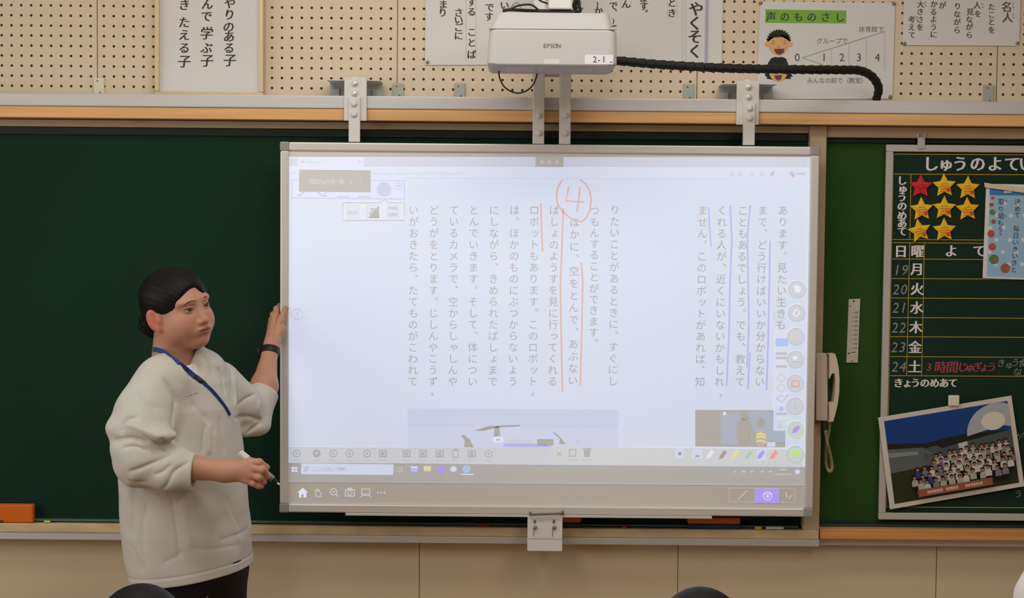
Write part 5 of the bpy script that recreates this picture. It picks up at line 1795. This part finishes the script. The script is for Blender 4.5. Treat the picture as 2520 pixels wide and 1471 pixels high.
CREASE = [  # photo polyline, depth of the groove (m), radius
    ([(296, 1066), (299, 1052), (304, 1039), (318, 1029), (340, 1026)], .0075, .0065), ([(278, 1084), (285, 1082), (300, 1079), (330, 1078), (370, 1092)], .008, .007),
    ([(350, 1070), (372, 1085), (398, 1099), (424, 1112)], .006, .006), ([(396, 1080), (404, 1087), (414, 1094)], .008, .006),
    ([(430, 1114), (402, 1126), (374, 1140), (345, 1152), (315, 1161)], .006, .0052), ([(404, 929), (420, 955), (433, 981), (432, 1000), (423, 1052)], .009, .0075),
    ([(317, 1180), (335, 1187), (358, 1187)], .005, .006), ([(400, 1205), (410, 1195), (419, 1178), (428, 1162), (443, 1150), (470, 1133)], .005, .005),
    ([(340, 955), (362, 985), (392, 1010)], .004, .010), ([(300, 1103), (330, 1098), (370, 1110)], .004, .005),
    ([(380, 1168), (400, 1160), (425, 1140)], .004, .005), ([(470, 990), (492, 1010), (512, 1036)], .004, .012),
    ([(584, 1000), (594, 990), (606, 980), (630, 968)], .006, .0055), ([(576, 1029), (592, 1026), (610, 1025), (630, 1030), (646, 1036)], .006, .0055),
    ([(646, 1037), (632, 1048), (620, 1057), (604, 1070)], .006, .0055), ([(485, 884), (490, 900), (496, 916)], .005, .006),
    ([(501, 870), (512, 886), (519, 901), (525, 928)], .005, .006), ([(535, 903), (543, 920), (549, 938), (557, 976)], .005, .008), ([(569, 905), (572, 940), (570, 985)], .003, .006),
    ([(508, 1040), (502, 1080), (500, 1118)], .004, .010), ([(540, 1020), (546, 1070), (556, 1120)], .003, .012),
    ([(420, 1216), (428, 1260), (436, 1320), (442, 1385)], .0028, .004), ([(365, 1230), (352, 1290), (350, 1350), (366, 1400)], .004, .012), ([(325, 1340), (338, 1375), (352, 1408)], .005, .008),
    ([(540, 1330), (565, 1322), (600, 1308), (612, 1300)], .004, .009), ([(470, 1345), (510, 1352), (560, 1345), (600, 1338)], .003, .010), ([(480, 1240), (500, 1290), (535, 1330)], .003, .012),
    ([(400, 1385), (430, 1372), (452, 1352)], .003, .008), ([(560, 1220), (570, 1260), (590, 1300)], .003, .010),
]
RIDGE = [([(306, 1043), (330, 1050), (360, 1062), (390, 1074), (404, 1084)], .0035, .008), ([(515, 1040), (514, 1080), (512, 1118)], .004, .009), ([(578, 925), (580, 960), (578, 1005)], .004, .006),
         ([(526, 1060), (530, 1110), (534, 1140)], .003, .010), ([(530, 890), (540, 912), (553, 945), (560, 985)], .003, .007), ([(640, 985), (636, 1005), (642, 1030)], .004, .006),
         ([(450, 1225), (458, 1290), (466, 1360)], .004, .014), ([(330, 1165), (318, 1220), (322, 1300)], .004, .012), ([(560, 1240), (580, 1300), (600, 1350)], .003, .012)]


def line_segs(items):
    out = []
    for px, dep, r in items:
        if px[0][1] > 1215 or px[-1][1] > 1300: dep *= .55
        P, hit = trace(smock0, dens(px, 3))
        P = P[hit]
        if len(P) > 1:
            e = .002
            N = np.stack([smock0(P + np.eye(3)[k] * e) - smock0(P - np.eye(3)[k] * e) for k in range(3)], 1)
            N /= np.linalg.norm(N, axis=1)[:, None]
            out.append((P, dep, r, P.mean(0), np.linalg.norm(P - P.mean(0), axis=1).max() + 3 * r, N))
    return out


CS, RS = line_segs(CREASE), line_segs(RIDGE)


def relief(p, items, sharp):
    tot = np.zeros(len(p))
    for P, dep, r, c, R, N in items:
        m = np.linalg.norm(p - c, axis=1) < R + .016
        if not m.any(): continue
        pm = p[m]
        best = np.zeros(len(pm))
        n_ = len(P) - 1
        for i in range(n_):
            a, b = P[i], P[i + 1]
            ba = b - a; L_ = ba @ ba
            if L_ < 1e-10: continue
            h = np.clip((pm - a) @ ba / L_, 0, 1)
            w = (i + h) / n_
            fade = np.clip(np.minimum(w, 1 - w) * 5, 0, 1) ** .7
            v = pm - a - h[:, None] * ba
            nn = N[i] + N[i + 1]; nn = nn / np.linalg.norm(nn)
            vn = v @ nn
            dd = np.sqrt(np.maximum((v * v).sum(1) - vn * vn * .95, 0)) / r
            dd = dd + np.maximum(np.abs(vn) - .02, 0) / .006
            best = np.maximum(best, fade * (np.exp(-dd * 1.25) if sharp else np.exp(-dd * dd)))
        tot[m] += dep * best
    return tot


NC = trace(smock0, [(449, 868), (469, 893), (487, 926)])[0]
NKT = V3(at(424, 858, -.55))


def neck_cut(p):
    d = cone(p, NKT + np.array((0, 0, .06)), NKT - np.array((0, 0, .03)), .080, .058)
    e = chain(p, [NC[0] + TF * .02 + np.array((0, 0, .02)), NC[1] + TF * .02, NC[2] + TF * .01], (.056, .044, .015), .004)
    return smin(d, e, .02)


def cyl(p, a, b, r, t0, L):
    a, b = V3(a), V3(b)
    u = (b - a) / np.linalg.norm(b - a)
    q = p - a
    t = q @ u
    rad = np.linalg.norm(q - t[:, None] * u, axis=1)
    return np.maximum(np.maximum(rad - r, t0 - t), t - t0 - L)


hemh = .026


def smock(p):
    d = smock0(p)
    d = d + 1.6 * relief(p, CS, True) - 1.25 * relief(p, RS, False)
    d = d + .0014 * np.sin(p[:, 0] * 41 + p[:, 2] * 23) * np.sin(p[:, 2] * 37 - p[:, 1] * 29)
    hz = HEM[2] + HSL * (p[:, 0] - HEM[0])
    t = p[:, 2] - hz
    d = d - .0008 * np.clip((hemh - t) / .002, 0, 1) + .0016 * np.exp(-((t - hemh) / .003) ** 2)
    d = smax(d, -(t), .004)
    d = smax(d, -neck_cut(p), .005)
    for a, b, r in ((at(478, 1163, -.748), at(540, 1167, -.748), .055), (at(650, 963, -.305), at(668, 925, -.27), .056)):
        d = smax(d, -cyl(p, a, b, r, 0.0, .09), .003)
        d = smax(d, -cyl(p, a, b, .0375, -.014, .05), .003)
    return d


lo, hi = box_of(225, 835, 720, 1450, -.86, -.22)
VP, Q = mesh_sdf(smock, lo, hi, .0025)
np_object('smock', VP, Q, [M_SMOCK], person)


def under(p):
    d = torso(p, .014)
    d = np.maximum(d, p[:, 2] - at(470, 897, -.6).z - .25 * (p[:, 0] - at(470, 897, -.6).x))
    d = np.maximum(d, at(500, 1060, -.6).z - p[:, 2])
    return d


VP, Q = mesh_sdf(under, *box_of(300, 850, 640, 1080, -.80, -.3), .004)
np_object('undershirt', VP, Q, [mat('white_undershirt', (214, 212, 210), .8)], person)

# collar band of the smock opening is left as its cut edge; blue lanyard lies over it
M_LAN = mat('blue_lanyard', (34, 62, 118), .6)
fs_ = lambda p: np.minimum(smock(p), np.minimum(under(p), body(p)))
lan = dens([(372, 860), (386, 859), (400, 865), (416, 875), (433, 889), (457, 906), (478, 925), (498, 939), (514, 952), (530, 969), (547, 990), (560, 1009), (566, 1022)], 3)
P, hit = trace(fs_, lan, -1.0, -.3)
P = P[hit]
for _ in range(6):
    Pm = P.copy()
    Pm[1:-1] = (P[:-2] + P[1:-1] * 2 + P[2:]) / 4
    P = np.where((Pm[:, 1] < P[:, 1] + .004)[:, None], Pm, P)
m = MB()
vs, fs = [], []
for i, a in enumerate(P):
    w_ = .0062 if i < len(P) * .6 else .0042
    t_ = Vector(P[min(i + 1, len(P) - 1)] - P[max(i - 1, 0)]).normalized()
    to = (CAM - Vector(a)).normalized()
    n_ = t_.cross(to).normalized()
    c = Vector(a) + to * .0055
    vs += [c + n_ * w_ + to * .001, c - n_ * w_ + to * .001, c - n_ * w_ - to * .0015, c + n_ * w_ - to * .0015]
for i in range(len(P) - 1):
    for k in range(4): fs.append((i * 4 + k, i * 4 + 4 + k, i * 4 + 4 + (k + 1) % 4, i * 4 + (k + 1) % 4))
ln = m.add(vs, fs, M_LAN).build('lanyard', person, smooth=False)
P2, _ = trace(fs_, [(479, 926), (498, 940)], -1.0, -.3)
a, b = Vector(P2[0]), Vector(P2[1])
to = (CAM - a).normalized()
MB().tube([a + to * .005, a.lerp(b, .1) + to * .006, a.lerp(b, .9) + to * .006, b + to * .005], [.004, .0075, .0075, .005], mat('dark_clip', (34, 40, 56), .4), 10).build('safety_clip', ln, smooth=True)
g = MB()
P3, h3 = trace(smock, [(456 + i * 3.1, 975.5 - i * .95) for i in range(11)], -1.0, -.3)
for i in range(0, 10, 1):
    a, b = Vector(P3[i]), Vector(P3[i + 1])
    if i in (2, 6): continue
    g.tube([a, a.lerp(b, .55)], .0009, mat('grey_thread', (140, 136, 128), .7), 5)
g.build('embroidery', person)

# watch on the left wrist
ax = (Vector(WR2) - Vector(at(650, 950, -.295))).normalized()
wc = Vector(at(661.5, 864, -.216))
u1 = ax.cross(Vector((0, 1, 0))).normalized(); u2 = ax.cross(u1)
wa, wc3 = V3(ax), V3(wc)
wdir = V3(ax * .93 + Vector((0, 0, .0)) + Vector((.0, -.2, -.05))); wdir /= np.linalg.norm(wdir)
def band(p):
    t = np.abs((p - wc3) @ wdir)
    return smax(body(p) - .0026, t - .0112, .002)
VP, Q = mesh_sdf(band, wc3 - .05, wc3 + .05, .0013)
wt = np_object('wristwatch', VP, Q, [mat('watch_band', (28, 26, 24), .45)], person)
fd = (u1 * -1.0) if (u1.x > 0) else u1
fd = Vector((-.9, .35, .1)); fd = (fd - ax * fd.dot(ax)).normalized()
ff = wc + fd * .0245
s1 = ax.cross(fd)
MB().tube([ff - fd * .002, ff + fd * .006, ff + fd * .0075], [.016, .016, .014], mat('watch_case', (58, 54, 50), .3, metal=.5), 20).build('watch_case', wt, smooth=False)

# trousers and shoes
HIP = at(468, 1400, -.55)
KN1, KN2 = Vector((HIP.x - .055, -.60, .44)), Vector((HIP.x + .07, -.50, .44))


def trousers(p):
    a = Vector((HIP.x - .05, -.60, HIP.z - .02)); b = Vector((HIP.x + .055, -.50, HIP.z - .02))
    d = smin(cone(p, a, KN1, .092, .070), cone(p, KN1, Vector((KN1.x - .01, -.58, .06)), .070, .056), .02)
    e = smin(cone(p, b, KN2, .092, .070), cone(p, KN2, Vector((KN2.x + .01, -.48, .06)), .070, .056), .02)
    d = smin(d, e, .03)
    d = smin(d, ell(p, (HIP.x, -.55, HIP.z + .03), (.150, .13, .12)), .05)
    return np.maximum(d, .05 - p[:, 2])


VP, Q = mesh_sdf(trousers, (HIP.x - .26, -.85, .02), (HIP.x + .28, -.25, HIP.z + .2), .007)
np_object('trousers', VP, Q, [M_TROUS], person)
for kx, ky in ((KN1.x - .01, -.58), (KN2.x + .01, -.48)):
    def shoe(p, kx=kx, ky=ky):
        a = V3((kx, ky, .045)); b = a + TF * .14 - np.array((0, 0, .012))
        d = smin(cone(p, a, b, .044, .036), cone(p, a, a + np.array((0, 0, .03)), .042, .036), .02)
        return np.maximum(d, .0 - p[:, 2])
    VP, Q = mesh_sdf(shoe, (kx - .12, ky - .24, -.01), (kx + .26, ky + .12, .14), .006)
    VP[:, 2] = np.maximum(VP[:, 2], 0.0005)
    np_object('shoe', VP, Q, [mat('white_indoor_shoe', (220, 218, 214), .6)], person)

# marker in her right hand
a, b = Vector(at(590, 1113, -.726)), Vector(at(689, 1193, -.735))
dv = (b - a).normalized()
mk = thing('marker_pen', 'white board marker with a black tip held in the teacher\'s right hand', 'marker', a.lerp(b, .5))
L_ = (b - a).length
MB().tube([a, a + dv * .002, a + dv * .026, a + dv * .0262], [.0075, .0092, .0096, .0092], mat('marker_cap', (214, 206, 196), .4), 16).build('end_cap', mk, smooth=False)
MB().tube([a + dv * .0264, a + dv * (L_ - .034)], [.0090, .0090], mat('marker_barrel', (176, 178, 186), .35), 16).build('barrel', mk, smooth=True)
MB().tube([b - dv * .0338, b - dv * .0335, b - dv * .0235, b - dv * .023], [.0085, .0093, .0085, .007], mat('marker_grip', (120, 120, 126), .35), 16).build('collar', mk, smooth=False)
MB().tube([b - dv * .0229, b - dv * .010, b - dv * .009], [.0062, .0045, .003], mat('marker_nose', (22, 24, 24), .4), 14).build('nose', mk, smooth=True)
MB().tube([b - dv * .0089, b - dv * .001, b], [.0028, .0026, .001], mat('marker_tip', (196, 200, 204), .4), 10).build('tip', mk, smooth=True)

# ------------------------------------------------------------------ pupils in the foreground (only the tops reach the frame)
M_SHIRTW = mat('white_shirt', (226, 220, 214), .8)
M_SHORT = mat('navy_shorts', (34, 40, 60), .8)
M_CHAIRW, M_CHAIRM = mat('chair_plywood', (196, 150, 98), .5), mat('chair_tube', (150, 152, 150), .35, metal=.6)


def pupil(cx, cy, ztop, label, shirt, seat=True, arm=None):
    t = thing('person', label, 'person', (cx, cy, 0))
    hz = ztop - .105
    def head(p):
        d = ell(p, (cx, cy, hz), (.074, .088, .095))
        d = smin(d, ell(p, (cx, cy + .03, hz - .045), (.056, .058, .065)), .03)
        for s in (-1, 1): d = smin(d, ell(p, (cx + s * .076, cy, hz - .02), (.008, .018, .028)), .006)
        d = smin(d, cone(p, (cx, cy + .092, hz - .01), (cx, cy + .1, hz - .03), .006, .009), .01)
        return smin(d, cone(p, (cx, cy - .01, hz - .07), (cx, cy - .02, hz - .17), .045, .05), .02)
    zs = hz - .19
    sz = .36
    def bod(p):
        d = near(head, (cx, cy, hz - .03), .15)(p)
        d = smin(d, ell(p, (cx, cy - .03, zs - .16), (.13, .085, .21)), .04)
        for s in (-1, 1):
            el_ = (cx + s * .19, cy + .02, zs - .20)
            wr_ = (cx + s * .12, cy + .20, zs - .20)
            if arm is not None and s == 1: el_, wr_ = (cx + .175, cy + .06, zs - .13), arm
            d = smin(d, cone(p, (cx + s * .125, cy - .02, zs), el_, .042, .034), .03)
            d = smin(d, cone(p, el_, wr_, .033, .022), .015)
            d = smin(d, ell(p, wr_, (.024, .03, .024)), .01)
            d = smin(d, cone(p, (cx + s * .07, cy - .02, sz + .09), (cx + s * .08, cy + .30, sz + .07), .065, .05), .03)
            d = smin(d, cone(p, (cx + s * .08, cy + .30, sz + .07), (cx + s * .08, cy + .30, .06), .048, .034), .02)
            d = smin(d, cone(p, (cx + s * .08, cy + .29, .04), (cx + s * .08, cy + .40, .035), .034, .03), .02)
        return d
    VP, Q = mesh_sdf(bod, (cx - .28, cy - .2, -.01), (cx + .3, cy + .46, ztop + .03), .0065)
    VP[:, 2] = np.maximum(VP[:, 2], .0006)
    np_object('body', VP, Q, [M_SKIN], t, np.tile(SKIN, (len(VP), 1)))
    def hr(p):
        d = ell(p, (cx, cy - .005, hz + .004), (.088, .104, .1005))
        low = p[:, 2] - (hz - .075)
        d = smax(d, -low, .01)
        d = smax(d, np.minimum(p[:, 1] - cy - .045, hz + .045 - p[:, 2]), .01)
        a = np.arctan2(p[:, 0] - cx - .01, p[:, 1] - cy + .03)
        return d + .0003 * np.sin(a * 30 + p[:, 2] * 10)
    VP, Q = mesh_sdf(hr, (cx - .12, cy - .13, hz - .12), (cx + .12, cy + .13, ztop + .03), .004)
    np_object('hair', VP, Q, [M_HAIR], t)
    def sh(p):
        d = ell(p, (cx, cy - .03, zs - .16), (.145, .1, .225))
        for s in (-1, 1): d = smin(d, cone(p, (cx + s * .12, cy - .02, zs), (cx + s * .17, cy + .01, zs - .11), .055, .052), .03)
        return smax(d, -cone(p, (cx, cy - .02, zs + .16), (cx, cy - .02, zs + .02), .066, .06), .01)
    VP, Q = mesh_sdf(sh, (cx - .28, cy - .2, sz), (cx + .28, cy + .2, zs + .1), .006)
    np_object('shirt', VP, Q, [shirt], t)
    def sho(p):
        d = None
        for s in (-1, 1):
            e = cone(p, (cx + s * .07, cy - .02, sz + .09), (cx + s * .08, cy + .24, sz + .08), .078, .066)
            d = e if d is None else smin(d, e, .02)
        return np.maximum(d, sz + .012 - p[:, 2])
    VP, Q = mesh_sdf(sho, (cx - .2, cy - .15, sz - .02), (cx + .2, cy + .36, sz + .24), .007)
    np_object('shorts', VP, Q, [M_SHORT], t)
    c = thing('school_chair', 'plywood school chair carrying the %s' % ('pupil at the left' if cx < 0 else 'pupil at the right'), 'chair', (cx, cy, 0), 'school chairs')
    MB().box(cx - .18, cx + .18, cy - .14, cy + .2, sz - .012, sz + .004, M_CHAIRW).build('seat', c, bevel=.004)
    MB().box(cx - .17, cx + .17, cy - .185, cy - .172, sz + .17, sz + .32, M_CHAIRW).build('backrest', c, bevel=.004)
    for s in (-1, 1):
        MB().tube([(cx + s * .165, cy + .18, 0.0), (cx + s * .165, cy + .18, sz - .013)], .011, M_CHAIRM, 10).build('leg', c, smooth=True)
        MB().tube([(cx + s * .165, cy - .16, 0.0), (cx + s * .165, cy - .16, sz), (cx + s * .165, cy - .19, sz + .33)], .011, M_CHAIRM, 10).build('leg', c, smooth=True)
    return t


kl = at(346, 1436, -1.9)
tip = Vector(at(512, 1463, -1.95))
hd_ = tip + Vector((-.030, .015, -.115))
pupil(kl.x, -1.9, kl.z, 'pupil with dark hair at the lower left, only the top of the head showing', M_SHIRTW, arm=tuple(hd_))
kr = at(1727, 1444, -1.9)
pupil(kr.x, -1.9, kr.z, 'pupil with dark hair at the lower right of centre, only the crown showing', M_SHIRTW)
dv = (tip - hd_).normalized()
p0 = hd_ - dv * .03
pc = thing('pencil', 'pencil point standing in front of the dark trousers at the bottom edge', 'pencil', p0)
MB().tube([p0, tip - dv * .020], [.0038, .0038], mat('pencil_paint', (190, 90, 60), .4), 6).build('shaft', pc)
MB().tube([tip - dv * .0199, tip - dv * .006], [.0038, .0015], mat('pencil_wood', (222, 170, 130), .6), 8).build('sharpened_wood', pc)
MB().tube([tip - dv * .0059, tip], [.0014, .0003], mat('pencil_lead', (60, 58, 58), .4), 8).build('lead', pc)

# standing figure in white at the right edge of the frame
bx_, by_ = at(2705, 1400, -1.9).x, -1.9
zt_ = 1.30
ps_ = thing('person', 'figure in white at the right edge, only the edge of a sleeve showing', 'person', (bx_, by_, 0))
sh_z = at(2570, 1330, -1.9).z
E_S, E_E, E_W = at(2632, 1352, -1.9), at(2588, 1480, -1.88), at(2596, 1660, -1.80)


def fig(p):
    d = ell(p, (bx_, by_, sh_z + .20), (.072, .085, .098))
    d = smin(d, ell(p, (bx_, by_ + .03, sh_z + .155), (.055, .056, .062)), .03)
    d = smin(d, cone(p, (bx_, by_, sh_z + .15), (bx_, by_, sh_z), .046, .052), .02)
    d = smin(d, ell(p, (bx_, by_, sh_z - .20), (.13, .085, .23)), .04)
    for s in (-1, 1):
        if s == -1: a, b, c = E_S, E_E, E_W
        else: a, b, c = [Vector((2 * bx_ - v.x, v.y, v.z)) for v in (E_S, E_E, E_W)]
        d = smin(d, cone(p, a, b, .038, .033), .02)
        d = smin(d, cone(p, b, c, .032, .022), .02)
        d = smin(d, ell(p, (c.x, c.y + .01, c.z - .03), (.02, .026, .042)), .015)
        d = smin(d, cone(p, (bx_ + s * .065, by_, sh_z - .40), (bx_ + s * .07, by_, .28), .07, .046), .03)
        d = smin(d, cone(p, (bx_ + s * .07, by_, .28), (bx_ + s * .07, by_ - .01, .05), .046, .032), .02)
        d = smin(d, cone(p, (bx_ + s * .07, by_ - .01, .036), (bx_ + s * .07, by_ + .12, .032), .034, .03), .02)
    return d


VP, Q = mesh_sdf(fig, (bx_ - .32, by_ - .2, -.01), (bx_ + .32, by_ + .3, sh_z + .34), .0075)
VP[:, 2] = np.maximum(VP[:, 2], .0006)
np_object('body', VP, Q, [M_SKIN], ps_, np.tile(SKIN, (len(VP), 1)))


def figshirt(p):
    d = ell(p, (bx_, by_, sh_z - .20), (.15, .105, .25))
    for s in (-1, 1):
        a, b = (E_S, E_E) if s == -1 else [Vector((2 * bx_ - v.x, v.y, v.z)) for v in (E_S, E_E)]
        d = smin(d, chain(p, [a, a.lerp(b, .5), b, b + Vector((0, .02, -.1))], (.056, .055, .060, .05), .02), .03)
    d = d + .002 * np.sin(p[:, 2] * 55 + p[:, 0] * 30)
    return smax(d, -cone(p, (bx_, by_, sh_z + .16), (bx_, by_, sh_z + .02), .066, .06), .01)


VP, Q = mesh_sdf(figshirt, (bx_ - .34, by_ - .2, sh_z - .5), (bx_ + .34, by_ + .2, sh_z + .1), .005)
np_object('shirt', VP, Q, [M_SHIRTW], ps_)


def fighair(p):
    d = ell(p, (bx_, by_ - .005, sh_z + .205), (.085, .1, .102))
    d = smax(d, -(p[:, 2] - sh_z - .14), .01)
    return smax(d, np.minimum(p[:, 1] - by_ - .045, sh_z + .245 - p[:, 2]), .01)


VP, Q = mesh_sdf(fighair, (bx_ - .12, by_ - .13, sh_z + .08), (bx_ + .12, by_ + .13, sh_z + .34), .005)
np_object('hair', VP, Q, [M_HAIR], ps_)


def figtr(p):
    d = None
    for s in (-1, 1):
        e = cone(p, (bx_ + s * .065, by_, sh_z - .38), (bx_ + s * .07, by_, .10), .085, .056)
        d = e if d is None else smin(d, e, .03)
    return np.maximum(d, .08 - p[:, 2])


VP, Q = mesh_sdf(figtr, (bx_ - .22, by_ - .16, .06), (bx_ + .22, by_ + .16, sh_z - .28), .008)
np_object('trousers', VP, Q, [M_SHORT], ps_)
